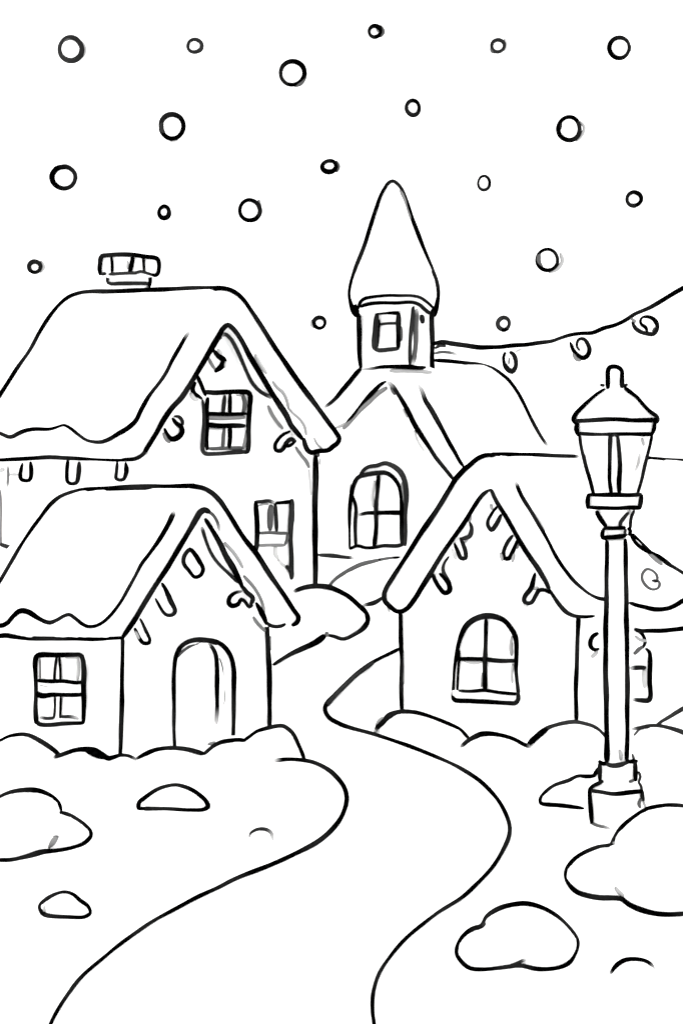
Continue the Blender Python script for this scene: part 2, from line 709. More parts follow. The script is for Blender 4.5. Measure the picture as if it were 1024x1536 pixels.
# side window
W = window(H1, O1, S1, box_loop(57, 987, 123, 1082),
           [([(59.5, 989), (60, 1005), (60, 1018)], 3.5, 'g'), ([(117, 988), (117.5, 1003), (116, 1019)], 5, 'x'), ([(58, 1027), (75, 1030), (95, 1030), (115, 1028)], 3.5, 'l'),
            ([(98, 987), (118, 987)], 2.5, 'x')],
           box_loop(53, 982, 127, 1087), box_loop(58, 986, 122, 1081),
           [([(54, 1085), (53, 1062), (54, 1040), (53, 1015), (52.5, 995), (55, 985), (60, 982.5), (85, 983), (110, 982.5), (121, 983), (124, 988), (126, 1005), (125, 1030),
              (126, 1055), (125, 1084)], (6.5, 5, 7, 6, 7, 6), 'k'),
            ([(54, 1080), (58, 1086), (72, 1087.5), (92, 1086), (110, 1085.5), (125, 1085)], 5.5, 'k')])
bar(W, O1, S1, [(81, 986), (91, 986), (91, 1078), (81, 1078)],
    [([(84.5, 986), (82.5, 1003), (81.5, 1021)], 4, 'k'), ([(89, 986), (90, 1003), (90.5, 1021)], 3.5, 'k'),
     ([(82, 1046), (82, 1060), (81, 1077)], 3.5, 'k'), ([(91, 1046), (90.5, 1060), (90, 1077)], 3.5, 'k')])
bar(W, O1, S1, [(58, 1022), (122, 1022), (122, 1043), (58, 1043)],
    [([(56, 1021), (75, 1022.5), (95, 1022), (115, 1024), (125, 1023)], 5, 'k'), ([(54, 1040), (62, 1044), (80, 1042.5), (105, 1042.5), (125, 1042)], (8, 5.5, 5), 'k')], proud=0.043)
ink_bar(W, O1, S1, [([(60, 1076), (70, 1077.5), (81, 1077)], 4, 'd', dict(fade=(6, 0))), ([(91, 1075.5), (105, 1075.5), (117, 1078)], 4, 'd', dict(fade=(0, 14)))], 'bottom_rail', 0.02)
# string of bulbs along the gable
L1 = thing('string_lights', G1.moved(0.2).pt(300, 800), 'string of rounded oblong bulbs along the gable above the arched door', 'string lights', 'light strings on the houses')
OL = L1.location.copy()
P = G1.moved(0.16)
cords(L1, OL, P, ([(303, 792), (307, 806), (313, 822), (320, 835), (330, 848), (341, 859), (357, 874)], 4.5, 'd', dict(fade=(4, 0))), ([(345, 840), (352, 856), (356, 862)], 3.5, 'g'),
  ([(380, 926), (384, 933), (390, 940), (397, 947)], 4.5, 'g'))
bulb(L1, OL, P.depth, [(281, 825), (275, 838), (278, 850), (292, 867), (302, 862), (305, 853), (297, 838), (288, 826)],
     [([(282, 826), (276, 836), (276, 846), (283, 856), (292, 866), (301, 863), (305, 854), (299, 842), (291, 830), (285, 824)], (6, 6, 5, 6, 8, 6), 'k', dict(closed=True))])
bulb(L1, OL, P.depth, [(243, 876), (252, 893), (263, 918), (253, 923), (245, 918), (232, 898)],
     [([(243, 875), (249, 886), (255, 900), (263, 917), (260, 922), (252, 923.5), (246, 920), (240, 911), (233, 898)], (5, 8, 6, 5, 4), 'k')])
bulb(L1, OL, P.depth, [(210, 928), (217, 945), (226, 963), (215, 965), (208, 956), (202, 942)],
     [([(210, 928), (216, 940), (225, 961), (224, 965), (215, 965), (209, 958), (202, 943)], (4, 5, 5, 6, 6), 'k'), ([(203, 948), (208, 958)], 4, 'l')])
bulb(L1, OL, P.depth, [(362, 886), (348, 892), (342, 903), (348, 910), (357, 906), (363, 898), (374, 909), (380, 900)],
     [([(363, 887), (352, 890), (344, 897), (343, 905), (348, 909), (357, 906), (362, 899), (368, 903), (374, 911), (380, 905)], (4, 6, 7, 6, 5, 5), 'k', dict(fade=(8, 0)))])

# ================================================================ tall house behind it (back left)
C2 = U(222, 900, 33.0)
R2 = U(474, 890, 38.4)
G2 = Plane(C2, R2)
l2 = Vector((-0.8, 0.6, 0))
S2 = Plane(C2, C2 + l2)
O2 = Vector((C2.x, C2.y, T(C2.y)))
H2 = thing('house', O2, 'tall house with a snowy gable roof and a chimney, behind the small cottage', 'house', 'snow covered village buildings')
mb = MB()
walls(mb, G2, [(222, 960), (222, 684), (228, 655), (341, 478), (462, 660), (474, 676), (474, 920)], l2 * 6.6)
S(mb, Hit(mb), ([(473.5, 683), (473.5, 720), (472.5, 770), (473, 830), (473, 879)], (6.5, 8, 7.5, 7, 7), 'k'),
  ([(444, 671), (451, 682), (459, 692), (463, 701)], 5, 'g'), ([(463, 705), (465, 725), (466, 742)], 3, 'x'), ([(480, 688), (479.5, 697)], 3, 'x'),
  ([(472, 680), (478, 683)], 7, 'm'),
  ([(0, 735), (1.5, 760), (1, 790), (1.5, 817)], 3.5, 'g'), ([(0, 816), (8, 819), (17, 821.5), (24, 821.5)], 5.5, 'd', dict(fade=(0, 10))),
  ([(12, 700), (12, 714), (11, 730)], 3.5, 'g', dict(fade=(6, 6))), ([(14, 712), (28, 712)], 3.5, 'x'), ([(0, 706), (5, 704)], 7, 'x'))
mb.build('wall', PLASTER, O2, H2)
mb = MB()
GF2 = G2.moved(0.4)
loft_roof(mb, GF2, [(318, 433), (340, 433), (356, 440), (368, 452), (403, 506), (455, 582), (500, 641), (508, 655), (499, 669), (486, 676), (467, 679), (457, 664), (445, 648),
                    (420, 609), (390, 560), (360, 507), (341, 487), (330, 501), (300, 552), (258, 620), (232, 654), (212, 683), (192, 690), (176, 676), (188, 646), (203, 632),
                    (225, 592), (259, 539), (284, 497), (300, 464)],
          l2 * 6.9, (340, 433), 437, (196, 690), 690)
HR = Hit(mb)
S(mb, HR,
  ([(-46, 664), (-4, 598), (5, 584), (15, 569), (28, 549), (45, 524), (60, 497), (75, 473), (90, 455), (103, 445), (118, 439.5), (135, 437.5), (160, 437), (200, 436), (250, 434), (300, 432.5),
    (325, 432)], (7, 5.5, 5, 7, 7), 'k', dict(taper=(0.68, 1))))
S(mb, GF2,
  ([(323, 432), (332, 432), (346, 435), (358, 442), (368, 452), (378, 467), (390, 486), (403, 506), (418, 529), (436, 556), (455, 582), (475, 609), (492, 632), (503, 647), (508.5, 657),
    (506, 664), (499, 670), (493, 675), (485, 676.5), (476, 677), (467, 679), (461, 675), (457, 666), (455.5, 658)], (6.5, 5.5, 7, 7, 6, 7), 'k', dict(taper=(1, 0.68))),
  ([(216, 680), (232, 654), (245, 630), (258, 612), (272, 597), (285, 576), (300, 552), (315, 526), (328, 504), (335, 492), (342, 487), (348, 491), (360, 507), (375, 534),
    (390, 560), (405, 585), (420, 608), (430, 624), (436, 637), (445, 648), (454, 659)], (6, 7, 6.5, 7, 6.5, 7, 8, 6), 'k'),
  ([(383, 532), (388, 543), (396, 555), (400, 560)], 6, 'x'), ([(409, 572), (416, 581), (424, 588), (430, 600), (433, 614)], 4.5, 'l'),
  ([(433, 612), (440, 620), (450, 629), (457, 641), (459, 652)], 4, 'l'),
  ([(471, 657), (476, 666), (483, 672)], 3.5, 'l'))
S(mb, HR,
  ([(260, 610), (245, 631), (232, 654), (222, 672), (213, 683), (203, 688), (190, 689), (160, 689), (130, 688), (100, 686.5), (75, 685.5), (50, 687), (25, 688), (-4, 689), (-46, 689)], (6, 5, 5.5, 6.5, 5.5), 'k'),
  ([(-40, 652), (-20, 644), (-4, 648), (5, 652), (12, 655), (18, 655), (28, 650), (38, 646), (52, 643.5), (75, 643.5), (88, 640), (96, 638), (105, 642), (118, 652), (128, 659), (138, 662), (152, 662.5),
    (165, 658), (180, 649), (190, 643), (203, 631), (212, 614), (225, 592), (240, 572), (250, 557), (259, 539), (268, 523), (277, 507), (284, 497)], (6, 5, 6, 4.5, 4, 7, 6, 5, 5.5, 5), 'k', dict(fade=(0, 14))))
rf = mb.build('roof', SNOW, O2, H2)
# chimney: a stack and a cap of upright bricks under snow
PC = Plane(U(193, 420, 38.0), U(193, 420, 38.0) + Vector((-0.95, 0.3, 0)))
mb = MB()
slab(mb, PC, [(163, 408), (225, 408), (224, 450), (163, 450)], 0, 0.95)
S(mb, PC, ([(161.5, 409), (161, 418), (162, 424), (166, 425.5), (180, 425), (200, 424.5), (216, 424.5), (224, 425)], (4, 5, 5, 4.5), 'd'),
  ([(225, 409), (225, 424), (223, 430), (218, 432)], (5, 5, 4), 'k', dict(fade=(0, 5))))
ch = mb.build('chimney', PLASTER, O2, rf)
mb = MB()
slab(mb, PC, [(149, 411), (150, 387), (158, 382), (200, 381), (233, 386), (238, 393), (236, 411)], 0.12, 1.2, 4)
S(mb, PC.moved(0.12), ([(150, 411.5), (149, 404), (150, 394), (151, 386.5), (153.5, 383), (158, 382.5), (172, 381.5), (200, 382), (220, 384.5), (233, 386), (237, 388.5), (238.5, 394), (238, 404), (236.5, 410), (232, 413), (228, 412)], (6, 6, 5.5, 6, 6, 5.5), 'k'),
  ([(150, 411), (158, 410)], 5, 'd'), ([(163, 411), (180, 409.5), (195, 409), (204, 409), (210, 407), (215, 408), (225, 411), (231, 413)], 4, 'd'),
  ([(167, 385), (168, 396), (167.5, 408)], 4, 'k'), ([(199, 384), (197, 397), (194.5, 408)], 5.5, 'k'), ([(191, 392), (191, 402)], 4, 'x'), ([(215, 386), (215.5, 397), (216, 408)], 4, 'k'))
mb.build('chimney_cap', SNOW, O2, ch)
# upper window
W = window(H2, O2, G2, box_loop(308, 592, 371, 676),
           [([(364, 593), (367, 605), (365, 619)], 6, 'm'), ([(355, 593), (366, 593)], 3, 'l'), ([(371, 643), (368, 658), (365, 672)], 5, 'g'), ([(312, 643), (325, 644), (334, 643)], 3, 'x'),
            ([(312, 673), (335, 672.5), (364, 672)], 5, 'm')],
           box_loop(303.5, 587, 375, 681), box_loop(310, 592, 370, 675),
           [([(303, 590), (308, 588), (322, 589), (342, 588), (362, 587.5), (372, 588.5), (375, 593), (374.5, 612), (373, 640), (372.5, 670), (371, 677), (366, 678.5)], (6, 6, 7, 6, 6), 'k'),
            ([(368, 678), (350, 678.5), (325, 680.5), (307, 680), (304, 676), (304.5, 655), (306, 635), (305, 615), (303.5, 600)], (6, 5.5, 5, 4), 'd'),
            ([(312, 597), (310, 615), (310.5, 640), (310, 660), (311, 674)], 5.5, 'k')])
bar(W, O2, G2, [(334, 593), (347, 593), (346, 674), (333, 674)],
    [([(337, 594), (336, 607), (335, 620)], 5, 'd'), ([(345.5, 592), (345, 606), (344.5, 620)], 5, 'k'), ([(336.5, 641), (335, 656), (334, 672)], 4.5, 'm'), ([(345, 640), (345, 656), (343.5, 671)], 6, 'k')])
bar(W, O2, G2, [(310, 620), (369, 620), (369, 639), (310, 639)],
    [([(309, 620.5), (330, 621), (350, 621), (369, 620)], 5, 'k'), ([(311, 626), (335, 627), (367, 626)], 5, 'g'), ([(309, 637), (330, 638.5), (350, 638), (367, 638.5)], 6.5, 'k')], proud=0.043)
# lower window, partly behind the cottage roof
W = window(H2, O2, G2, box_loop(385, 757, 437, 880),
           [([(386, 758), (395, 756), (404, 756)], 3.5, 'l'), ([(413, 821), (413.5, 832), (417, 838)], 6, 'x'), ([(417, 840), (426, 849), (434, 853)], 4, 'x')],
           box_loop(381, 751, 440.5, 885), box_loop(387, 757, 434, 880),
           [([(382, 753), (392, 752.5), (402, 751.5), (412, 754)], 5, 'd', dict(fade=(0, 8))), ([(410, 755), (424, 754), (437, 752)], (4, 6), 'k'),
            ([(383.5, 753), (385, 775), (385.5, 800), (384.5, 827)], (6, 7.5, 6), 'k'), ([(437.5, 750), (437, 775), (436, 810), (437, 840), (437.5, 868)], (7, 8, 6, 6, 7), 'd'),
            ([(440, 765), (439, 785)], 4, 'g'), ([(430, 850), (436, 855), (438, 866)], 7, 'd')])
bar(W, O2, G2, [(402, 757), (417, 757), (417, 798), (402, 798)],
    [([(406, 759), (405.5, 775), (405, 794)], 8, 'm'), ([(413, 757), (414, 776), (415, 796)], 5, 'd')])
bar(W, O2, G2, [(387, 799), (433, 799), (431, 818), (387, 818)],
    [([(389, 799.5), (405, 799), (420, 800), (431, 800)], 4, 'm'), ([(431, 801), (430, 810), (427, 817)], 4.5, 'm'), ([(388, 818), (405, 817.5), (427, 818)], 4.5, 'g')], proud=0.043)
# bulbs on the gable
L2 = thing('string_lights', G2.moved(0.2).pt(341, 500), 'string of small bulbs in the tall gable above the four-pane square window', 'string lights', 'light strings on the houses')
OL = L2.location.copy()
P = G2.moved(0.2)
cords(L2, OL, P, ([(330, 503), (338, 501), (347, 509), (355, 524), (362, 540), (370, 558), (378, 573), (388, 585), (398, 592), (408, 597)], 5, 'd', dict(fade=(8, 10))),
  ([(402, 609), (407, 620), (414, 631), (424, 643)], 4.5, 'g'), ([(322, 512), (332, 506)], 5, 'm'))
bulb(L2, OL, P.depth, [(316, 530), (322, 524), (333, 535), (338, 546), (323, 558), (314, 545)],
     [([(320, 525), (327, 533), (336, 541), (333, 549), (323, 557)], (6, 8, 9, 7), 'k'), ([(313, 537), (317, 545), (322, 553)], 5, 'g'), ([(339, 543), (338, 551)], 4, 'x'), ([(327, 524), (333, 530)], 6, 'x')])
bulb(L2, OL, P.depth, [(293, 564), (300, 575), (307, 594), (303, 598), (294, 590), (289, 582)],
     [([(296, 563), (301, 575), (308, 593)], (6, 6, 5), 'k'), ([(293, 574), (289, 583), (292, 591), (297, 594), (303, 598)], (7, 7, 5), 'k'), ([(286, 590), (290, 597), (296, 600)], 6, 'x')])
bulb(L2, OL, P.depth, [(248, 642), (258, 626), (268, 624), (275, 634), (274, 646), (266, 656), (258, 660), (250, 654)],
     [([(247, 643), (251, 652), (258, 659), (267, 656), (273, 648), (272, 641), (264, 634), (259, 627)], (5, 6, 8, 8, 7, 5), 'k'), ([(261, 624), (268, 625), (273, 631), (274, 637)], (4, 6, 6), 'd'),
      ([(245, 650), (250, 660), (255, 664)], 5, 'g')])
bulb(L2, OL, P.depth, [(434, 647), (421, 654), (413, 666), (413, 674), (421, 676), (428, 665), (437, 660), (444, 662), (448, 655)],
     [([(435, 647), (426, 651), (418, 658), (412.5, 668), (414, 675), (421, 676), (426, 671), (430, 663), (437, 659), (443, 663)], (4, 5, 6, 6, 6, 7), 'k'),
      ([(425, 669), (433, 669), (441, 664)], 5, 'k')])
L2b = thing('string_lights', S2.moved(0.3).pt(108, 690), 'row of three square-ended bulbs hanging under the long straight eave of the tall house', 'string lights', 'light strings on the houses')
OL = L2b.location.copy()
P = S2.moved(0.3)
bulb(L2b, OL, P.depth, [(33, 688), (31, 706), (31, 719), (46, 719), (47, 705), (46, 688)],
     [([(33.5, 695), (31.5, 706), (31, 717), (34, 720.5), (44, 720.5), (46.5, 714), (46.5, 703), (45.5, 693)], (4, 6, 6, 5, 6, 6, 5), 'k')])
bulb(L2b, OL, P.depth, [(103, 686), (100, 708), (101, 724), (115, 724), (118, 712), (119, 686)],
     [([(102, 691), (100.5, 708), (101, 722), (104, 725), (114, 724), (117.5, 713), (119, 694)], (6, 6, 6, 5, 7, 7, 6), 'k')])
bulb(L2b, OL, P.depth, [(176, 687), (173, 719), (186, 719), (190, 706), (189, 687)],
     [([(175.5, 693), (174.5, 707), (174, 718), (178, 720), (185, 719.5), (189, 711), (189.5, 703), (188, 694)], (4.5, 5, 5, 5, 6, 7, 4), 'k')])

# ================================================================ cottage on the right
C3 = U(866, 1110, 25.5)
R3 = U(602, 1090, 28.0)
G3 = Plane(C3, R3)
plan3 = Vector((6.66, 7.2, 0))
S3 = Plane(C3, C3 + plan3)
O3 = Vector((C3.x, C3.y, 0))
H3 = thing('cottage', O3, 'snowy cottage with an arched four-pane gable window, standing behind the street lamp', 'house', 'snow covered village buildings')
mb = MB()
walls(mb, G3, [(866, 1170), (865, 918), (850, 900), (735, 728), (612, 895), (602, 912), (602.5, 1140)], plan3 * 0.97)
S(mb, Hit(mb), ([(600, 918), (600.5, 950), (602, 985), (601.5, 1020), (602, 1067)], (6, 6, 5, 6.5, 5), 'k'), ([(604, 975), (604.5, 1025)], 4, 'l'), ([(581, 912), (584, 918)], 4, 'x'),
  ([(867, 925), (866, 960), (864.5, 1000), (863.5, 1040), (864, 1082)], (6.5, 5.5, 6, 6), 'k'))
mb.build('wall', PLASTER, O3, H3)
mb = MB()
GF3 = G3.moved(0.32)
loft_roof(mb, GF3, [(745, 683), (727, 683), (716, 687), (700, 698), (683, 717), (660, 756), (619, 819), (589, 866), (577, 886), (576, 898), (584, 910), (598, 917), (609, 914), (622, 898),
                    (642, 866), (675, 814), (711, 760), (724, 743), (735, 737), (747, 757), (775, 804), (805, 851), (823, 884), (848, 916), (864, 924), (882, 924), (884, 904), (871, 882), (848, 856),
                    (830, 828), (805, 782), (784, 746), (770, 712)],
          plan3, (735, 683), 693, (868, 924), 938)
HR = Hit(mb)
S(mb, HR,
  ([(868, 685), (830, 684), (790, 682.5), (760, 682), (738, 682.5)], (6, 6.5, 7, 7), 'k', dict(fade=(6, 0), taper=(0.68, 1))))
S(mb, GF3,
  ([(740, 682.5), (728, 683), (716, 688), (705, 697), (695, 705), (683, 718), (672, 737), (660, 757), (640, 786), (619, 819), (604, 842), (589, 866), (579, 882),
    (575.5, 892), (577, 902), (585, 910), (595, 917), (602, 917), (610, 913), (622, 898), (632, 882), (642, 866), (657, 840), (675, 814), (693, 788), (711, 760), (723, 743), (731, 736)],
   (6, 7, 7, 6, 6.5, 7, 6, 6), 'k', dict(taper=(1, 0.68))),
  ([(731, 736), (736, 735), (741, 745), (747, 757), (760, 778), (773, 800), (787, 825), (797, 840), (806, 852), (819, 874), (823, 884)], (4, 6, 6, 6, 7, 6), 'k'),
  ([(822, 883), (832, 898), (841, 910), (850, 919), (860, 924), (870, 925.5), (880, 925.5), (891, 924)], (4, 5, 6, 5, 4), 'k'))
S(mb, HR,
  ([(774, 724), (779, 737), (785, 749), (795, 765), (805, 782), (815, 799), (823, 814), (830, 828), (839, 843), (848, 856), (859, 870), (871, 881), (884, 891), (896, 897), (908, 899.5), (925, 902)], (6, 5, 5, 5, 5, 4.5, 6), 'k', dict(fade=(6, 0))),
  ([(792, 762), (806, 778), (817, 796)], 4, 'x'),
  ([(944, 904), (955, 908), (967, 911), (980, 914), (992, 914), (1003, 912), (1014, 907), (1028, 900), (1050, 906), (1080, 898)], (5, 6, 6.5, 6.5), 'k'),
  ([(948, 942), (958, 946), (975, 946.5), (992, 946.5), (1010, 944.5), (1030, 942), (1085, 936)], (5, 6.5, 6), 'k'),
  ([(960, 684), (972, 687), (990, 688.5), (1030, 691), (1075, 693)], 5, 'k'))
mb.build('roof', SNOW, O3, H3)
# arched gable window with a sill
W = window(H3, O3, G3, arch_loop(684, 773, 926, 975, 1040),
           [([(768, 954), (766, 968), (767, 982)], 5, 'l'), ([(769, 997), (767, 1012), (768, 1024)], 4, 'x'), ([(697, 991), (710, 994), (722, 992)], 5, 'x')],
           arch_loop(678, 777, 922, 978, 1042), arch_loop(687, 771, 928, 978, 1038),
           [([(678, 1049), (679, 1035), (681, 1005), (684, 985), (687, 967), (693, 949), (701, 937), (712, 929), (727, 924), (742, 925), (756, 931), (765, 941), (772, 953), (774, 965), (774, 985), (774, 1005),
              (775.5, 1025), (777, 1042)], (4, 3.6, 5.5, 7, 8, 7, 6, 5, 5.5), 'k'),
            ([(688, 975), (688, 992), (687, 1010), (685.5, 1038)], (3.2, 3.6, 3.6), 'k')])
ink_bar(W, O3, G3, [([(729, 929), (728, 950), (727.5, 980), (727, 1010), (727, 1036)], (5, 6, 6), 'k'), ([(723, 1010), (722, 1030)], 3, 'l')])
ink_bar(W, O3, G3, [([(687, 989.5), (705, 988.5), (727, 989), (750, 991.5), (774, 991.5)], 5.5, 'k')])
mb = MB()
slab(mb, G3, [(678, 1036), (777, 1040), (778, 1055), (679, 1050)], 0.12, 0.14)
S(mb, G3.moved(0.12), ([(688, 1036), (705, 1037), (726, 1036), (750, 1039), (775, 1041)], 4.5, 'k'), ([(678, 1045), (681, 1050), (705, 1052), (735, 1053), (762, 1055), (773, 1055), (777, 1050), (777, 1040)], (6, 6, 6, 6), 'k'))
mb.build('sill', PAINT, O3, W)
# small window on the long side
W = window(H3, O3, S3, box_loop(938, 980, 972, 1048),
           [([(965, 1006), (965.5, 1018), (966, 1030)], 7, 'x')],
           box_loop(934, 974, 977, 1053), box_loop(939, 979, 972, 1048),
           [([(968, 973), (973.5, 978), (975, 990), (974, 1020), (973.5, 1050), (962, 1051), (949, 1049.5)], (4, 7, 6, 6, 6.5, 5), 'k', dict(fade=(0, 4)))])
ink_bar(W, O3, S3, [([(946, 1002.5), (957, 1001.5), (968, 1001.5)], 5.5, 'k', dict(fade=(5, 0)))])
# bulbs on the gable
L3 = thing('string_lights', G3.moved(0.2).pt(735, 760), 'string of slim bulbs around the gable above the arched window behind the lamp', 'string lights', 'light strings on the houses')
OL = L3.location.copy()
P = G3.moved(0.2)
bulb(L3, OL, P.depth, [(745, 761), (733, 778), (731, 787), (737, 796), (744, 788), (752, 775)],
     [([(745, 760), (738, 769), (732, 779), (731, 787), (737, 795), (744, 787), (751, 773)], (4, 5, 6, 7, 6), 'k'), ([(736, 757), (737, 763)], 6, 'l')])
bulb(L3, OL, P.depth, [(769, 802), (759, 815), (755, 830), (757, 839), (764, 838), (770, 824), (776, 808)],
     [([(768, 803), (761, 813), (755, 829), (757, 838), (763, 838), (770, 824), (776, 809)], (5, 6, 6, 7, 6, 5), 'k'), ([(750, 830), (753, 841)], 5, 'l'), ([(768, 842), (771, 832)], 5, 'l')])
bulb(L3, OL, P.depth, [(681, 814), (691, 838), (699, 836), (695, 816), (690, 805)],
     [([(681, 815), (686, 827), (691, 837), (698, 837), (698, 827), (694, 816), (690, 807)], (4, 6, 6, 6, 5), 'k'), ([(678, 825), (683, 838)], 5, 'x')])
bulb(L3, OL, P.depth, [(649, 862), (655, 875), (667, 891), (675, 886), (674, 874), (664, 860)],
     [([(649, 862), (653, 872), (660, 883), (667, 890), (674, 886), (673, 877), (667, 868), (659, 860)], (6, 6, 7, 8, 7, 5), 'k')])
bulb(L3, OL, P.depth, [(802, 860), (797, 881), (785, 899), (788, 906), (798, 904), (807, 888), (820, 885)],
     [([(802, 860), (799, 871), (796, 882), (787, 894), (785.5, 901), (789, 905), (797, 904), (803, 894), (808, 886), (817, 885.5), (824, 890)], (5, 7, 7, 6, 6, 7, 5), 'k'), ([(801, 884), (806, 881)], 5, 'l'), ([(785, 907), (791, 911)], 4, 'x')])
cords(L3, OL, P, ([(704, 783), (707, 793), (704, 804), (697, 807), (690, 809)], (4, 6, 5), 'd'), ([(706, 774), (704, 783)], 4, 'l'), ([(703, 806), (697, 814)], 4, 'l'),
  ([(673, 835), (666, 845), (664, 855), (668, 865), (675, 876)], (3, 5, 6), 'd'), ([(776, 812), (775, 822)], 5, 'g'))
P = S3.moved(0.25)
L3b = thing('string_lights', P.pt(895, 950), 'pair of curled bulbs under the eave, seen either side of the lamp post', 'string lights', 'light strings on the houses')
OL = L3b.location.copy()
bulb(L3b, OL, P.depth, [(899, 948), (889, 955), (884, 966), (888, 974), (900, 974), (908, 960)],
     [([(897, 950), (889, 955), (885, 964), (886, 971), (892, 975), (898, 973)], (6, 6, 7, 6, 5), 'k'), ([(896, 978), (891, 983), (887, 986)], 6, 'l')])
bulb(L3b, OL, P.depth, [(946, 944), (957, 945), (965, 954), (967, 964), (962, 974), (950, 980), (946, 965)],
     [([(952, 944), (959, 948), (965, 956), (967, 964), (963, 972)], 5.5, 'k'), ([(953, 955), (960, 960), (969, 961)], 4.5, 'l'), ([(963, 970), (956, 975), (951, 981)], (6, 7, 7), 'm')])

# ================================================================ church
C4 = U(700, 850, 42.4)
R4 = U(478, 850, 46.5)
G4 = Plane(C4, R4)
l4 = Vector((0.66, 0.75, 0))
O4 = Vector((C4.x, C4.y, T(C4.y)))
H4 = thing('church', O4, 'church with an arched window and a square tower under a pointed cone spire', 'church', 'snow covered village buildings')
mb = MB()
walls(mb, G4, [(478, 900), (478, 690), (510, 638), (582, 566), (650, 668), (700, 745), (700, 900)], l4 * 5.4)
S(mb, Hit(mb), ([(476, 832), (495, 833.5), (515, 837), (529, 837.5)], (4, 6, 6), 'd', dict(fade=(0, 4))))
mb.build('wall', PLASTER, O4, H4)
mb = MB()
GF4 = G4.moved(0.35)
loft_roof(mb, GF4, [(538, 553), (525, 569), (504, 594), (487, 611), (480, 630), (492, 648), (512, 641), (530, 624), (556, 594), (578, 572), (588, 578), (604, 604), (640, 665), (664, 700), (690, 736),
                    (712, 745), (716, 728), (694, 700), (674, 663), (652, 623), (637, 600), (622, 570), (606, 552)],
          l4 * 6.0, (600, 552), 549, (706, 744), 690)
S(mb, GF4,
  ([(542, 553.5), (558, 552.5), (571, 550.5), (590, 549.5), (614, 550), (628, 551.5), (638, 551)], (3, 5, 6, 5), 'k', dict(fade=(24, 0))), ([(585, 556), (605, 556), (625, 557), (647, 558.5)], 5, 'l'),
  ([(540, 553), (532, 562), (525, 571), (513, 585), (502, 598), (494, 605), (486, 611)], (6, 6.5, 6, 4), 'k', dict(fade=(0, 8))),
  ([(578, 572), (570, 577), (558, 590), (547, 602), (537, 614), (529, 624), (520, 634)], (4, 7, 5, 5), 'k'),
  ([(579, 582), (568, 589), (553, 603), (540, 615), (527, 630), (515, 643)], 5.5, 'g'), ([(519, 634), (512, 638), (504, 641)], 4, 'l'),
  ([(582, 573), (589, 579), (597, 591), (604, 603), (612, 618), (620, 634), (630, 650), (642, 669), (652, 685), (662, 697), (672, 709), (679, 718)], (5, 6, 6.5, 6, 5.5, 5), 'k', dict(fade=(14, 0))),
  ([(587, 580), (592, 590)], 7, 'm'), ([(621, 646), (626, 662), (636, 677)], 3, 'x'), ([(604, 614), (610, 626)], 3, 'x'),
  ([(628, 578), (633, 587), (638, 600), (646, 613), (655, 630), (664, 646), (674, 664), (682, 678), (688, 690), (694, 699)], (5, 7, 6, 6, 5), 'k', dict(fade=(22, 0))))
S(mb, Hit(mb),
  ([(651, 540.5), (665, 541), (680, 542), (700, 544), (718, 546), (730, 549), (740, 553), (752, 561), (762, 569), (770, 579), (778, 592), (787, 609), (797, 629), (806, 646), (813, 658), (821, 669)],
   (5, 5.5, 4, 5, 5, 5, 4), 'k', dict(fade=(0, 9))))
mb.build('roof', SNOW, O4, H4)
# window
W = window(H4, O4, G4, arch_loop(530, 604, 704, 745, 822),
           [([(561, 722), (558, 745), (560, 760)], 5, 'x'), ([(604, 724), (607, 745), (606, 780), (607, 812)], 6, 'g'), ([(526, 724), (524.5, 740)], 3, 'l')],
           arch_loop(522, 611, 693, 745, 825), arch_loop(532, 603, 706, 745, 819),
           [([(539, 713), (545, 705), (553, 700), (565, 698), (577, 694.5), (589, 699), (600, 708), (607, 722), (609, 740), (608, 770), (608.5, 800), (607, 818)], (4, 6, 7, 6, 5, 5), 'd'),
            ([(524, 823), (523.5, 790), (524.5, 760), (526, 745), (529, 730), (536, 717), (550, 712), (568, 709), (578, 709), (588, 715), (597, 727), (601, 740), (602.5, 760), (602, 790), (603, 816)], (3.2, 3.2, 5.5, 6, 5.5, 6, 5, 6, 6, 5.5), 'k'),
            ([(528, 743), (533, 760), (532.5, 785), (533, 818)], (4, 5, 5), 'k'),
            ([(524, 824), (535, 819), (548, 821.5), (561, 821), (575, 818.5), (595, 819), (606, 816)], (4, 5, 5), 'k')])
ink_bar(W, O4, G4, [([(567, 712), (566, 735), (563.5, 765), (563.5, 795), (561, 819)], (5, 5, 6, 6), 'k')])
ink_bar(W, O4, G4, [([(538, 772), (550, 769.5), (565, 769.5), (585, 769), (603, 769)], (4.5, 5.5, 6), 'k', dict(fade=(4, 0)))])
# tower
K = U(617, 553, 44.0)
gdir = (R4 - C4)
gdir.z = 0
gdir.normalize()
GT = Plane(K, K + gdir)
ST = Plane(K, K + l4)
KA, KB = GT.pt(539.5, 553), ST.pt(649, 553)
zt, zb = U(617, 452, 44.0).z, U(617, 620, 44.0).z
foot = [K, KA, KA + (KB - K), KB]
tw = MB()
prism(tw, [Vector((p.x, p.y, zt)) for p in foot], [Vector((p.x, p.y, zb)) for p in foot])
S(tw, Hit(tw),
  ([(537.5, 462), (538, 490), (538.5, 520), (539.5, 540), (541, 553)], (6, 6.5, 6.5, 5), 'k'), ([(648, 462), (647.5, 490), (648.5, 515), (648, 540), (648.5, 558)], (6, 7, 6, 6), 'k'),
  ([(619.5, 459), (617.5, 480), (615.5, 505), (614.5, 525), (614, 546)], 5, 'd'), ([(624, 464), (623, 490), (623.5, 515), (621, 535), (619, 545)], 7, 'm', dict(fade=(8, 8))),
  ([(632.5, 474), (633.5, 479), (634, 483)], 8, 'd'))
tower = tw.build('tower', PLASTER, O4, H4)
ww = MB()
slab(ww, GT, box_loop(566, 471, 599, 524), 0.01, 0.03)
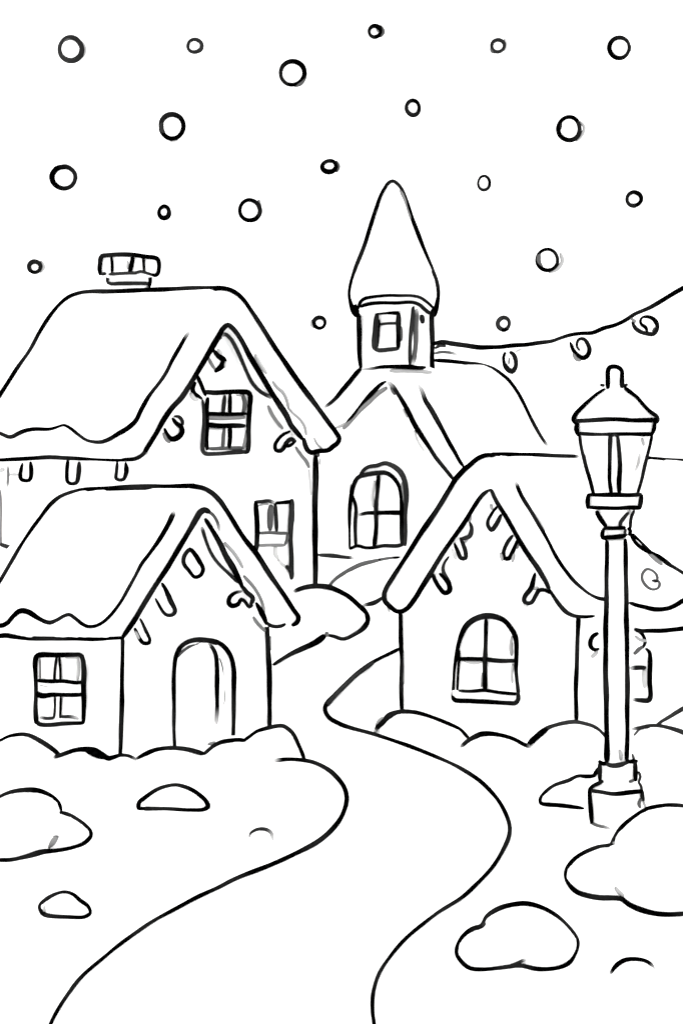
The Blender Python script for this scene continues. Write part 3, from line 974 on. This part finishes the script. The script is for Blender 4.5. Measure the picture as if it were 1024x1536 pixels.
wt = ww.build('window', GLASS, O4, tower)
ww = MB()
ring_slab(ww, GT, box_loop(561, 467, 601, 526), box_loop(568, 472, 596, 521), 0.05, 0.06)
S(ww, GT.moved(0.05), ([(565, 472), (563.5, 490), (562, 508), (561.5, 522)], (7, 8, 9), 'd'), ([(568, 480), (567, 500), (566, 518)], 4, 'k'), ([(563, 470.5), (575, 468.5), (590, 469), (599, 470)], 5, 'k'),
  ([(597.5, 471), (597, 490), (597.5, 508), (597, 521)], (7, 6, 7), 'k'), ([(601, 490), (601, 510)], 4, 'm'), ([(561, 523), (567, 525), (583, 524), (597, 523)], 5.5, 'd'))
ww.build('frame', PAINT, O4, wt)
ink_bar(wt, O4, GT, [([(569, 486.5), (582, 485), (597, 484.5)], 3.5, 'd')])
# spire
sc_ = (foot[0] + foot[1] + foot[2] + foot[3]) / 4
sp = MB()
axis = CX + sc_.x / sc_.y * F
axis = 590.5
sx_ = (axis - CX) / F * sc_.y
lathe(sp, axis, sc_.y, [(1, 269), (6, 272), (12, 281), (19, 298), (25, 313), (33, 338), (38, 352), (49, 382), (57, 405), (64, 424), (66, 436), (65, 448), (61, 462), (56, 472), (50, 472)])
HS = Hit(sp)
S(sp, HS,
  ([(535, 474), (530, 466), (526.5, 455), (524, 440), (526, 425), (533, 404), (541, 383), (549, 361), (553, 348), (558, 330), (564, 311), (570, 294), (577, 281), (583, 273), (589, 270.5), (595, 274),
    (602, 283), (607, 295), (612, 309), (618, 327), (624, 344), (631, 363), (640, 385), (648, 405), (654, 421), (656.5, 436), (656, 452), (654, 465), (651, 474)], (8, 5.5, 6.5, 6.5, 6, 5, 4, 5.5, 6.5, 6, 6.5, 6, 6), 'k'),
  ([(600, 286), (608, 303), (616, 328)], 4, 'g'), ([(533, 458), (536, 468), (538, 475)], 7, 'k'), ([(654, 458), (650, 466), (648, 474)], 7, 'k'),
  ([(537, 463), (540, 453), (546, 448), (556, 445.5), (570, 443.5), (584, 442.5), (600, 443), (618, 443.5), (630, 446), (638, 451), (644, 456), (650, 462)], (4.2, 4.2, 4, 3.6), 'k'),
  ([(540, 460), (548, 457), (560, 455), (575, 454), (595, 454), (610, 453), (620, 453.5), (629, 457), (637, 464), (646, 471)], (4.5, 5, 4.5, 4.5, 5), 'k'))
sp.build('spire', SNOW, O4, tower)

# ================================================================ light string from the church tower
L4 = thing('string_lights', U(870, 505, 36), 'long sagging cord with three round bulbs, strung from the church tower into the sky', 'string lights', 'light strings in the open')
OL = L4.location.copy()
SP4 = Span(651, 43.2, 1024, 30.0)
cords(L4, OL, SP4, ([(648, 516), (655, 514), (663, 512.5), (678, 515), (698, 518), (718, 521), (735, 520.5), (749, 520), (768, 518), (789, 517), (808, 514), (828, 511), (842, 506), (856, 502), (872, 500), (888, 499), (906, 491.5),
             (921, 487.5), (937, 480.5), (952, 471), (972, 462), (992, 450.5), (1010, 440), (1026, 431), (1080, 398), (1160, 345)], (6, 6.5, 6, 5, 5.5, 5.5, 6, 6.5, 7, 7), 'k'),
  ([(652, 530), (661, 528), (674, 528.5), (685, 531)], 4, 'm', dict(fade=(0, 12))), ([(652, 522), (660, 518), (668, 519)], 4, 'd'))
bulb(L4, OL, SP4.depth, [(757, 530), (768, 528), (775, 541), (772, 555), (764, 556), (755, 541)],
     [([(757, 529), (755, 536), (757, 547), (762, 554), (768, 557), (773, 550), (773, 540), (769, 531), (764, 528)], (6, 5, 7, 7, 6, 7, 6), 'k'), ([(764, 537), (763, 545)], 4, 'g'), ([(774, 527), (782, 524)], 4, 'x')])
bulb(L4, OL, SP4.depth, [(858, 514), (868, 506), (880, 508), (886, 520), (883, 532), (874, 538), (862, 530), (856, 520)],
     [([(869, 525), (865, 520), (865, 513), (869, 508), (875, 508), (881, 515), (884, 524), (881, 533), (874, 537), (868, 534), (861, 527), (857, 519), (855, 513)], (3.5, 4, 5, 6, 7, 8, 7, 6, 4), 'k'),
      ([(859, 531), (864, 539), (870, 541)], 5, 'g')])
bulb(L4, OL, SP4.depth, [(949, 484), (958, 476), (972, 474), (984, 482), (986, 494), (980, 501), (962, 499), (952, 491)],
     [([(970, 496), (968, 491), (962, 487), (960, 481), (963, 476), (971, 474.5), (980, 478), (985.5, 487), (984, 496), (979, 501), (970, 500.5), (961, 498), (953, 492), (948, 483)], (6, 5, 3.5, 5, 6.5, 6, 7, 6, 7, 5), 'k'),
      ([(979, 497), (982, 492)], 5, 'm'), ([(947, 478), (953, 482)], 5, 'g')])

# ================================================================ street lamp
DL = 19.3
OLP = U(924, 1235, DL)
OLP.z = 0
LP = thing('street_lamp', OLP, 'tall old-fashioned street lamp with a tapering glass lantern on a slim post', 'street lamp')


def lamp_part(name, mat, axis, prof, strokes, parent, seg=40):
    mb = MB()
    lathe(mb, axis, DL, prof, seg)
    S(mb, Hit(mb, 8, 4.0), *strokes)
    return mb.build(name, mat, OLP, parent)


lamp_part('base', PAINT, 924.5, [(27, 1144), (27, 1172), (30, 1176), (39, 1183), (39.5, 1188), (38.5, 1250)],
          [([(886, 1186), (900, 1188), (921, 1191.5), (945, 1189), (963, 1187)], (5, 6, 6), 'k'),
           ([(899, 1146), (899, 1158), (899, 1172)], 6, 'k'), ([(903, 1172), (898, 1175), (890, 1179), (885, 1184), (884.5, 1200), (885.5, 1218), (887, 1234)], (6, 5, 6, 7, 6), 'k'),
           ([(952, 1142), (952.5, 1156), (953, 1172)], 6, 'k'), ([(958, 1158), (960, 1165), (957, 1174)], 4, 'd'), ([(944, 1173), (950, 1171)], 5, 'm'), ([(957, 1173), (961, 1179), (963, 1187)], 4, 'd'),
           ([(963, 1186), (963.5, 1195), (965, 1201)], 6, 'k'), ([(961, 1198), (958, 1206), (960, 1212)], 4.5, 'm'), ([(965, 1202), (968, 1212)], 4, 'l'),
           ([(887, 1235), (895, 1239), (907, 1242), (917, 1246)], 5, 'm', dict(fade=(0, 16))), ([(886, 1228), (887, 1242)], 4, 'g'),
           ([(898, 1142), (902, 1145), (909, 1146.5)], 6, 'k'), ([(907, 1146), (918, 1149), (932, 1147), (943, 1143)], (5, 7, 5), 'd'), ([(941, 1143), (948, 1142.5), (955, 1142)], 6, 'k'),
           ([(948, 1132), (951, 1141)], 4, 'm')], LP)
lamp_part('post', PAINT, 924.5, [(14, 800), (14.5, 900), (15.5, 1004), (15.5, 1146)],
          [([(910, 810), (909.5, 850), (909, 902), (908, 960), (908, 1010), (909, 1060), (909.5, 1100), (910, 1143)], (5.5, 6, 6.5, 7, 7, 6.5, 8), 'k'),
           ([(937.5, 809), (938.5, 855), (939, 902), (939.5, 950), (940.5, 1003), (940.5, 1060), (940.5, 1100), (940, 1142)], (5.5, 6, 6.5, 6, 6.5, 6, 6), 'k'),
           ([(929, 1126), (931, 1133), (931, 1140)], 5, 'l')], LP)
lamp_part('collar_ring', PAINT, 923, [(18, 792), (19.5, 794), (19.5, 805), (17, 808)],
          [([(905, 792), (920, 792.5), (938, 792)], 5.5, 'k'), ([(905, 793), (903, 800), (904, 807), (910, 808)], 6, 'k'), ([(905, 806), (920, 806), (938, 804)], 6, 'k'), ([(910, 809.5), (935, 809)], 3.5, 'l'),
           ([(938, 794), (937, 800), (940, 803)], 4, 'd'), ([(942, 792), (945, 797), (943, 803)], 5.5, 'k')], LP)
lamp_part('cup', PAINT, 921.5, [(29, 764), (27, 770), (20, 782), (15.5, 791)],
          [([(894, 767), (900, 778), (909, 791)], (6, 7, 6), 'k'), ([(894, 772), (896, 767)], 6, 'm'), ([(942, 769), (935, 777), (930, 784), (929, 791)], (4, 5, 5), 'd'), ([(951, 766), (947, 774), (945, 783), (945, 792)], (5, 4.5, 5), 'k'),
           ([(942, 771), (944, 766)], 4, 'l')], LP)
ln = MB()
lathe(ln, 923.5, DL, [(53, 650), (51, 668), (42, 705), (34, 742), (30, 746)])
S(ln, Hit(ln, 8), ([(869, 652), (873, 672), (879, 700), (885, 720), (890, 740)], (6.5, 6, 6.5), 'k'), ([(977, 652), (973, 672), (966, 700), (961, 722), (956, 740)], (5.5, 5.5, 5), 'k'),
  ([(963, 658), (965, 668)], 5, 'l'), ([(959, 682), (957, 695), (953, 706)], 4, 'l', dict(fade=(8, 8))))
lan = ln.build('lantern_glass', GLASS, OLP, LP)
for pts in ([(915, 653), (914, 675), (914, 702), (914, 722), (916, 740)], [(926.5, 654), (928, 675), (929.5, 702), (928.5, 722), (928.5, 740)]):
    pass
bm_ = MB()
fz = Plane(U(921, 650, DL - 53 / F * DL), U(930, 650, DL - 53 / F * DL))
fr = []
for (px, py, hw) in ((915, 652, 52.5), (928, 652, 52.5), (929, 702, 43), (928.5, 741, 34.5), (916, 741, 34.5), (914, 702, 43)):
    fr.append(U(px, py, DL - hw / F * DL - 0.035))
prism(bm_, fr, [p + Vector((0, 0.08, 0)) for p in fr])
S(bm_, Hit(bm_, 8), ([(915, 653), (914, 675), (914, 702), (914, 722), (916, 739)], (6, 5, 6), 'k'), ([(926.5, 654), (928, 675), (929.5, 702), (928.5, 722), (928.5, 739)], (5, 6, 6), 'k'), ([(916, 656), (921, 652), (927, 656)], 3.5, 'd'))
bm_.build('glazing_bar', PAINT, OLP, lan)
lamp_part('lantern_tray', PAINT, 921.5, [(39, 741), (41, 743), (41, 761), (39, 764)],
          [([(881, 742), (900, 742.5), (922, 742), (945, 742.5), (962, 741.5)], (5, 6, 5.5), 'k'), ([(882, 742), (881, 752), (882, 763)], 6, 'k'), ([(962, 742), (961, 752), (959, 763)], 6.5, 'k'),
           ([(882, 761), (900, 762), (925, 762.5), (945, 761), (960, 762)], (5, 5.5, 6), 'k')], LP)
lamp_part('lantern_band', PAINT, 923.5, [(60, 631), (59, 640), (57, 651), (52, 654)],
          [([(865, 634), (864, 644), (867, 653)], (7, 7, 6), 'k'), ([(982, 633), (981, 643), (978, 652)], (5.5, 6, 5), 'k'), ([(868, 650), (885, 651), (914, 651.5), (945, 651), (978, 651)], (5, 4.5, 5, 5.5), 'k')], LP)
rf = lamp_part('lantern_roof', SNOW, 923, [(12, 579), (17, 583), (37, 598), (52, 612), (61, 624), (62.5, 629), (60, 633)],
               [([(907, 583), (896, 590), (886, 598), (873, 610), (863, 621), (860, 629), (864, 635)], (4, 5, 5, 5.5, 6, 7), 'k'), ([(937, 582), (946, 589), (955, 596), (965, 607), (974, 616), (985, 625), (986, 631), (982, 635)], (6, 5, 5, 5, 6, 6), 'k'),
                ([(862, 631), (880, 630.5), (916, 629), (950, 630), (985, 630)], (5.5, 6, 6.5), 'k')], LP)
lamp_part('finial', PAINT, 921.5, [(2, 549), (8, 550), (11, 555), (11, 583), (9, 586)],
          [([(911, 582), (911, 568), (911.5, 556), (914, 551), (919, 549.5), (927, 550.5), (932, 555), (932.5, 566), (932, 580)], (6.5, 6, 6, 6, 7), 'k'), ([(909, 583), (914, 586), (920, 587), (926, 586), (931, 583)], 4.5, 'm'),
           ([(901, 577), (906, 578)], 5.5, 'd'), ([(935, 579), (940, 576.5)], 6, 'k')], rf)

# string running from the lamp to the right
L5 = thing('string_lights', U(975, 840, 19.5), 'doubled cord with one pale spiral bulb, strung from the top of the lamp post', 'string lights', 'light strings in the open')
OL = L5.location.copy()
SP5 = Span(940, 19.2, 1024, 20.5)
cords(L5, OL, SP5, ([(945, 800), (950, 810), (957, 818), (967, 825), (980, 831), (992, 838), (1000, 845), (1012, 852), (1028, 862), (1090, 900)], (5, 5, 6, 5, 5, 6, 6), 'k'),
  ([(949, 801), (958, 810), (967, 819), (977, 829), (988, 834), (998, 841), (1008, 849)], 4, 'k'), ([(972, 829), (982, 838), (993, 847)], 5, 'g'))
bulb(L5, OL, SP5.depth, [(962, 863), (967, 854), (977, 855), (986, 865), (990, 878), (983, 885), (970, 881), (962, 872)],
     [([(978, 871), (985, 870), (984, 863), (977, 856), (969, 854), (963, 861), (963, 870), (969, 879), (978, 884), (986, 882), (989, 876), (985, 870)], (4, 6, 5, 4.5, 5, 4.5, 5), 'm'), ([(980, 872), (986, 872)], 5, 'd')], half=0.1)

# ================================================================ snow heaps
def heap(label, outline, dep, strokes, name='snow_mound', cat='snow mound', group='mounds of snow on the ground', reach=20):
    mb = MB()
    org = mound(mb, outline, dep)
    S(mb, Hit(mb, reach, 2.5), *strokes)
    o = mb.build(name, SNOW, org)
    return tag(o, label, cat, group)


def drift(label, arc, below, dep, strokes, foot=None, **kw):
    a, b = arc[0], arc[-1]
    yb = max(p[1] for p in arc) + below
    out = list(arc) + foot if foot else list(arc) + [(b[0], yb - 3), (b[0] - 8, yb), ((a[0] + b[0]) / 2, yb), (a[0] + 8, yb), (a[0], yb - 3)]
    return heap(label, out, dep, strokes, name='snow_drift', cat='snow drift', group='drifts along the house walls', **kw)


A = [(-45, 1128), (-20, 1117), (0, 1111), (13, 1105), (30, 1102), (43, 1103.5), (63, 1113.5), (81, 1125), (90, 1133)]
drift('leftmost drift, a round hump under the square cottage window', A, 14, 0.45, [(A, (5, 5, 6, 6), 'k')])
A = [(80, 1136.5), (90, 1133), (99, 1130), (112, 1126), (124, 1124.5), (140, 1126), (152, 1132), (162.5, 1138), (172, 1136), (180, 1133.5), (192, 1134), (204, 1139)]
drift('low double-humped drift at the front corner of the cottage with the door', A, 10, 0.35, [(A, (5, 6, 6, 9, 8, 5, 4), 'k', dict(fade=(3, 6))), ([(130, 1125.5), (148, 1132), (160, 1137)], 9, 'k')])
A = [(203, 1140), (211, 1135), (221, 1130), (232, 1125.5), (245, 1123), (260, 1122.5), (283, 1125), (306, 1131)]
drift('low drift lying just in front of the arched doorway', A, 10, 0.4, [(A, (4, 6, 6, 6, 7, 6), 'k', dict(fade=(4, 0)))])
A = [(304, 1133), (312, 1126), (321, 1119), (332, 1114), (346, 1111.5), (359, 1110), (368, 1111)]
drift('small drift against the right jamb of the arched door', A, 14, 0.5, [(A, (6, 6, 6, 5), 'k'), ([(296, 1142), (306, 1132)], 3.5, 'g'), ([(312, 1117), (322, 1114)], 5, 'g')])
A = [(366, 1111), (375, 1105), (384.6, 1098), (395, 1094), (405, 1091.5), (415, 1089.5), (424, 1089.5), (432, 1094), (440, 1102), (448, 1118), (456, 1138)]
drift('tall drift at the right-hand corner of the cottage with the door, beside the path', A, 4, 0.5, [(A, (5, 5.5, 6, 6, 5.5, 5.5, 6), 'k')], foot=[(440, 1134), (410, 1134), (380, 1132), (366, 1124)])
A = [(562, 1097), (567, 1090), (574, 1084), (583, 1074), (592, 1070), (602, 1068), (622, 1069), (647, 1075.5), (675, 1087), (690, 1095), (703, 1108)]
drift('long smooth drift at the left corner of the cottage behind the lamp, beside the path', A, 6, 0.45, [(A, (6, 8, 6, 5, 5, 5), 'k', dict(fade=(4, 0))), ([(563, 1090), (567, 1081), (574, 1076)], 3.5, 'l'), ([(567, 1094), (569, 1101)], 3.5, 'x')], foot=[(706, 1118), (690, 1126), (660, 1127), (620, 1116), (590, 1106), (568, 1099)])
A = [(691, 1121), (697, 1115), (705, 1109), (713, 1105), (721, 1102), (739, 1101.5), (760, 1105.5), (772, 1110), (783, 1116), (795, 1121)]
drift('low drift right below the arched window with a sill', A, 8, 0.45, [(A, (5, 7, 6.5, 6, 6), 'k', dict(fade=(5, 5)))])
A = [(791, 1119), (797, 1111), (805, 1105), (813, 1098), (822, 1092), (833, 1088), (846, 1085), (861, 1083.5), (877, 1086), (890, 1090), (898, 1095), (906, 1103), (920, 1118)]
drift('round drift at the cottage corner, touching the left side of the lamp post', A, 8, 0.5, [(A, (6, 8, 5.5, 5.5, 5.5, 5, 4.5), 'd'), ([(791, 1119), (805, 1105), (822, 1092)], (6, 8, 7), 'k')])
A = [(935, 1112), (944, 1105), (951, 1101), (964, 1093), (980, 1089.5), (1000, 1091), (1024, 1100), (1060, 1112)]
drift('drift right of the lamp post, under the small side window', A, 10, 0.5, [([(947, 1094), (960, 1092), (975, 1089.5), (990, 1089.5), (1006, 1093), (1030, 1102)], (4, 6, 6, 8), 'd', dict(fade=(8, 0))), ([(951, 1103), (958, 1096), (966, 1092)], 4, 'm')])
A = [(950, 1106), (972, 1096), (985, 1088), (1000, 1078), (1024, 1063), (1075, 1045), (1120, 1080)]
drift('sloping snow bank at the right edge, rising behind the drift beside the lamp', A, 4, 0.4, [([(984, 1089), (992, 1083), (1003, 1076), (1014, 1069), (1030, 1060)], (5, 5.5, 6), 'd')])

J = [(440, 888), (450, 883), (461, 880), (478, 879), (494, 881), (510, 887.5), (523, 895), (538, 908), (547, 917), (551, 928), (546, 941), (531, 952), (515, 959), (500, 955), (487, 953), (470, 964), (445, 972), (436, 930)]
heap('big rounded snow mound at the foot of the tall house, where the path bends', J, 0.9,
     [([(440, 887.5), (450, 883), (461, 880), (478, 879), (494, 881), (510, 887.5), (523, 895), (538, 908), (547, 917), (551, 928), (546, 941), (531, 952), (515, 958.5), (500, 954.5), (488, 953)], (5, 7, 7, 6, 6, 8, 6, 5, 4), 'k', dict(fade=(4, 6)))])
J = [(488, 890), (495, 878), (504, 868), (525, 855), (541, 847), (558, 842), (580, 838.5), (602, 836), (640, 840), (660, 870), (620, 885), (550, 895), (510, 897)]
heap('low snow bank below the arched church window', J, 0.8, [([(490, 885), (498, 874), (510, 864), (525, 855), (541, 847.5), (558, 843), (580, 838.5), (601, 836)], (4, 6, 7, 6, 5, 4), 'm'), ([(550, 844.5), (575, 839), (600, 836)], 4, 'k')])

K_ = [(-60, 1230), (-30, 1203), (0, 1195), (18, 1188), (40, 1185.5), (61, 1187.5), (79, 1196), (88, 1206), (92, 1220), (112, 1227), (127, 1238), (136, 1251), (127, 1265), (109, 1272), (84, 1277), (63, 1279), (38, 1286), (15, 1291), (0, 1291), (-40, 1290), (-65, 1265)]
heap('two-lobed snow mound cut by the left edge of the picture', K_, 0.7,
     [([(-6, 1198), (0, 1195), (18, 1188), (40, 1185.5), (61, 1187.5), (79, 1196), (88, 1206), (91.5, 1219)], (5, 6, 7, 6, 6), 'k'), ([(90, 1219), (99, 1221), (112, 1227), (127, 1238), (136, 1251), (128, 1264), (109, 1272), (84, 1277), (63, 1279), (50, 1283), (38, 1286), (15, 1290.5), (-6, 1291)], (6, 5, 6, 6, 6, 8, 6, 6), 'k'),
      ([(85, 1256), (80, 1263), (73, 1272)], (8, 7, 4), 'g'), ([(81, 1256), (87, 1256)], 6, 'm')])
N_ = [(216, 1214), (208, 1213), (208, 1205), (221, 1194), (239, 1183), (262, 1178), (278, 1181), (293, 1188), (308, 1201), (312, 1210), (306, 1215), (283, 1216), (250, 1214)]
heap('low flat-bottomed snow lump on the lawn below the arched door', N_, 0.4, [(N_, (5, 6, 5.5, 5.5, 6, 6, 6, 6), 'k', dict(closed=True))], name='snow_lump', cat='snow lump', group='small lumps of snow')
N_ = [(66, 1372), (61, 1365), (60, 1359), (66, 1352), (79, 1343.5), (96, 1338.5), (109, 1342), (119, 1350), (132, 1360), (135, 1370), (127, 1376), (102, 1376.5)]
heap('small bun-shaped snow lump in the lower left corner', N_, 0.35, [(N_, (6, 6, 4.5, 5, 5.5, 5, 6, 6), 'k', dict(closed=True)), ([(66, 1360), (67, 1368)], 4, 'l'), ([(58, 1360), (62, 1373), (72, 1377)], 4, 'l')], name='snow_lump', cat='snow lump', group='small lumps of snow')
N_ = [(374, 1256), (379, 1248), (391, 1244), (402, 1247), (410, 1256), (408, 1262), (392, 1264), (377, 1262)]
heap('tiny faint snow lump near the left bank of the path', N_, 0.3, [([(374, 1256), (376, 1251), (382, 1246), (391, 1244), (400, 1245.5), (407, 1251), (409, 1260)], (4, 4.5, 5, 4.5), 'd', dict(fade=(5, 20)))], name='snow_lump', cat='snow lump', group='small lumps of snow')
N_ = [(914, 1463), (921, 1452), (937, 1441.5), (952, 1439.5), (970, 1442.5), (981, 1453), (979, 1466), (950, 1471), (922, 1470)]
heap('small snow lump drawn as one arc in the lower right corner', N_, 0.35, [([(914.5, 1462), (921, 1452), (929, 1445), (938, 1440.5), (952, 1439), (967, 1441.5), (976, 1447), (981, 1455)], (4, 6, 6, 6, 5, 4), 'k', dict(fade=(4, 12)))], name='snow_lump', cat='snow lump', group='small lumps of snow')
N_ = [(930, 1164), (891, 1164), (868, 1166), (853, 1171), (830, 1179), (815, 1191), (810, 1202), (813, 1207), (840, 1209.5), (876, 1213), (930, 1214)]
heap('wedge-shaped snow mound peeking out behind the left of the lamp base', N_, 0.5, [([(896, 1153), (893, 1159), (890, 1164), (879, 1165), (867, 1165), (853, 1171), (830, 1179), (817, 1189), (810, 1200), (812, 1205.5), (822, 1207), (840, 1209), (858, 1211.5), (875, 1214)], (5, 6, 5.5, 5, 5, 6, 6, 6), 'k')])
M_ = [(685, 1428), (690.5, 1410.6), (699, 1400), (710, 1393), (722, 1389), (730, 1375), (744, 1365), (762, 1358.5), (787, 1355.5), (810, 1361), (832.6, 1372.5), (850, 1388), (864, 1408), (866, 1417), (862, 1431), (853, 1445),
      (835, 1452.5), (807, 1454.5), (779, 1449), (760, 1451), (723.5, 1455), (703, 1452.5), (690.5, 1441)]
heap('cloud-shaped snow mound in the foreground right of the path', M_, 0.55, [(M_, (6.5, 6, 6.5, 6, 5.5, 5.5, 6, 5.5, 5.5, 6), 'k', dict(closed=True)), ([(760, 1451), (774, 1446), (788, 1439.5)], 4, 'd', dict(fade=(0, 7))), ([(724, 1390), (727, 1386)], 6, 'd')])
L_ = [(1090, 1230), (1060, 1215), (1024, 1210), (1000, 1209), (970, 1214), (949, 1227), (930, 1245), (917, 1266), (896, 1271), (871, 1283), (858, 1293), (849, 1306), (849, 1320), (856, 1332), (869, 1341), (893.5, 1347), (931, 1349), (947, 1360), (975, 1370), (1005, 1372.5), (1040, 1370), (1090, 1350), (1105, 1290)]
heap('large billowing snow mound at the right edge, in front of the lamp', L_, 0.8,
     [([(1030, 1210), (1010, 1208.5), (995, 1209), (970, 1214), (949, 1227), (930, 1245), (922, 1257), (916, 1267)], (6, 6, 6, 6.5, 6), 'k'), ([(922, 1265), (912, 1268), (896, 1271), (871, 1282.5), (858, 1293), (849.5, 1306), (848.5, 1316), (854, 1328), (865, 1339), (880, 1344), (900, 1347.5), (931, 1349), (938, 1354), (947, 1360), (975, 1369.5), (1000, 1372.5), (1030, 1371)], (5, 5.5, 6, 6, 7, 7.5, 7, 8, 6.5, 6), 'k', dict(fade=(3, 0))),
      ([(923, 1332), (928, 1339), (934, 1344)], 5, 'l')])

# ================================================================ falling snow
FL = [
    ('large grey-rimmed snowflake near the top left corner, with a smudge on its right', 106, 73, 17, 17.5, 6.5, 'd', 16.5, [([(118, 60), (126, 68), (127, 78), (122, 86)], 5, 'l'), ([(94, 62), (106, 57), (116, 61)], 6, 'm')]),
    ('small dark ring of snow right of the grey-rimmed top left snowflake', 292, 68, 10.5, 10, 5, 'd', 19, [([(283, 72), (284, 63), (289, 58)], 4, 'm')]),
    ('large snowflake above the centre, shaded along its lower right rim', 438.5, 109, 18, 17.5, 6, 'k', 17.5, [([(455, 100), (457, 112), (451, 124), (442, 128)], 6, 'm')]),
    ('boldest thick-rimmed large snowflake, high on the left above the chimney house', 258, 189, 17.5, 18, 6.5, 'k', 18, [([(243, 180), (242, 192), (246, 200)], 7, 'd'), ([(256, 211), (266, 210)], 4, 'x')]),
    ('large round snowflake at the left edge, level with the tip of the spire', 95.5, 266, 17.5, 16.5, 6.2, 'k', 19, [([(86, 251), (100, 249), (112, 258), (115, 268)], 5, 'm')]),
    ('small flattened ring of snow left of the spire tip', 493.5, 249, 10.5, 8.5, 6, 'k', 21, [([(504, 241), (508, 249), (505, 257)], 4, 'm')]),
    ('tiny thick black ring of snow just above the chimney', 246, 318, 8, 9, 6, 'k', 21, [([(240, 313), (247, 309), (253, 311)], 5, 'm')]),
    ('medium snowflake between the chimney and the spire', 374.5, 315, 15.5, 15.5, 5.5, 'k', 18.5, [([(388, 300), (390, 312), (389, 322)], 5, 'g'), ([(376, 332), (386, 329)], 4, 'g')]),
    ('small ring of snow touching the top edge at the middle, shaded on its right', 562, 46.5, 8.5, 8.5, 5.5, 'k', 20, [([(570, 39), (574, 47), (570, 54)], 6, 'm'), ([(564, 42), (566, 48)], 5, 'g')]),
    ('small grey smudged ring of snow at the top, right of centre', 746.5, 68, 9.5, 9, 5, 'd', 20.5, [([(757, 58), (760, 66), (757, 75)], 4, 'x'), ([(737, 68), (738, 76), (745, 78)], 5, 'm')]),
    ('clean round snowflake in the top right corner', 928.5, 71, 15, 15.5, 5.5, 'k', 17, [([(945, 68), (945, 76)], 3.5, 'l')]),
    ('small crisp black ring of snow straight above the right side of the spire', 619, 161, 10, 11, 5.5, 'k', 19.5, []),
    ('tall oval snowflake with a ghost line on its right, upper right sky', 853, 192.5, 16, 18, 6, 'k', 17.5, [([(870, 182), (876, 190), (873, 201), (864, 211)], 4, 'l'), ([(841, 181), (840, 195)], 5, 'd')]),
    ('thin-lined upright oval ring of snow right of the spire', 725.5, 274, 9, 10.5, 4, 'k', 20.5, []),
    ('small ring of snow with a grey inner line at the far right edge', 950.5, 298, 11, 10, 5.5, 'k', 19.5, [([(944, 304), (945, 293), (952, 292)], 3, 'l'), ([(946, 289), (957, 290)], 4, 'm')]),
    ('small ring of snow left of the chimney, lowest on the left', 52, 400, 8.5, 8.5, 6, 'k', 21, [([(62, 391), (66, 400), (61, 408)], 4, 'l')]),
    ('small ring of snow between the tall house and the church tower, smudged on its left', 479, 484, 8.5, 8.5, 5, 'k', 21.5, [([(468, 480), (467, 487), (471, 491)], 5, 'l')]),
    ('small ring of snow above the sagging cord, right of the tower', 755, 485, 9, 9, 5.5, 'd', 21, [([(747, 489), (754, 495), (762, 493)], 5.5, 'k')]),
    ('large snowflake with a double grey rim, lowest in the right sky', 820.5, 389.5, 16, 16, 5, 'k', 18, [([(840, 380), (843, 391), (836, 403), (824, 408)], 5, 'l'), ([(808, 380), (808, 393), (813, 401)], 7, 'm')]),
]
for k, (label, cx, cy, rx, ry, w, tone, d, ghosts) in enumerate(FL):
    mb = MB()
    pts = []
    for i in range(10):
        a = 2 * math.pi * i / 10 + k
        e = 1 + 0.014 * math.sin(2 * a + k * 1.7) + 0.018 * math.sin(3 * a + k)
        pts.append((cx + rx * e * math.cos(a), cy + ry * e * math.sin(a)))
    dep = (lambda dd: (lambda x, y: dd))(d)
    puff(mb, pts, dep, 0.4 * rx / F * d, step=3)

    class Flat:
        depth = staticmethod(dep)
    S(mb, Flat, *[(g[0], g[1], g[2]) for g in ghosts])
    wl = [w * (0.95 + 0.14 * math.sin(i * 1.3 + k * 2)) for i in range(7)]
    wl[-1] = wl[0]
    S(mb, Flat, (pts, wl, tone, dict(closed=True, step=2.0, lift=1.2)))
    o = mb.build('snowflake', SNOW, U(cx, cy, d))
    tag(o, label, 'snowflake', 'falling snowflakes')

# ================================================================ light, sky, camera
w_ = bpy.data.worlds.new('World')
scene.world = w_
w_.use_nodes = True
bg = w_.node_tree.nodes['Background']
bg.inputs['Color'].default_value = (1.0, 1.0, 1.0, 1)
bg.inputs['Strength'].default_value = 1.0
sl = bpy.data.lights.new('sun', 'SUN')
sl.energy = 0.6
sl.angle = math.radians(25)
sl.color = (1, 0.98, 0.95)
so = bpy.data.objects.new('sun', sl)
so.rotation_euler = (math.radians(38), 0, math.radians(-20))
so.location = (0, -10, 30)
COL.objects.link(so)

cd = bpy.data.cameras.new('camera')
cd.sensor_fit = 'HORIZONTAL'
cd.sensor_width = 36
cd.lens = 36 * F / 1024
cd.clip_start = 0.1
cd.clip_end = 2000
co = bpy.data.objects.new('camera', cd)
co.location = EYE
co.rotation_euler = (math.pi / 2, 0, 0)
COL.objects.link(co)
scene.camera = co
scene.view_settings.view_transform = 'Standard'
scene.view_settings.look = 'None'
scene.view_settings.exposure = 1.4
scene.view_settings.gamma = 1
scene.render.engine = 'CYCLES'
scene.cycles.max_bounces = 8
scene.cycles.diffuse_bounces = 6
scene.cycles.filter_width = 1.7
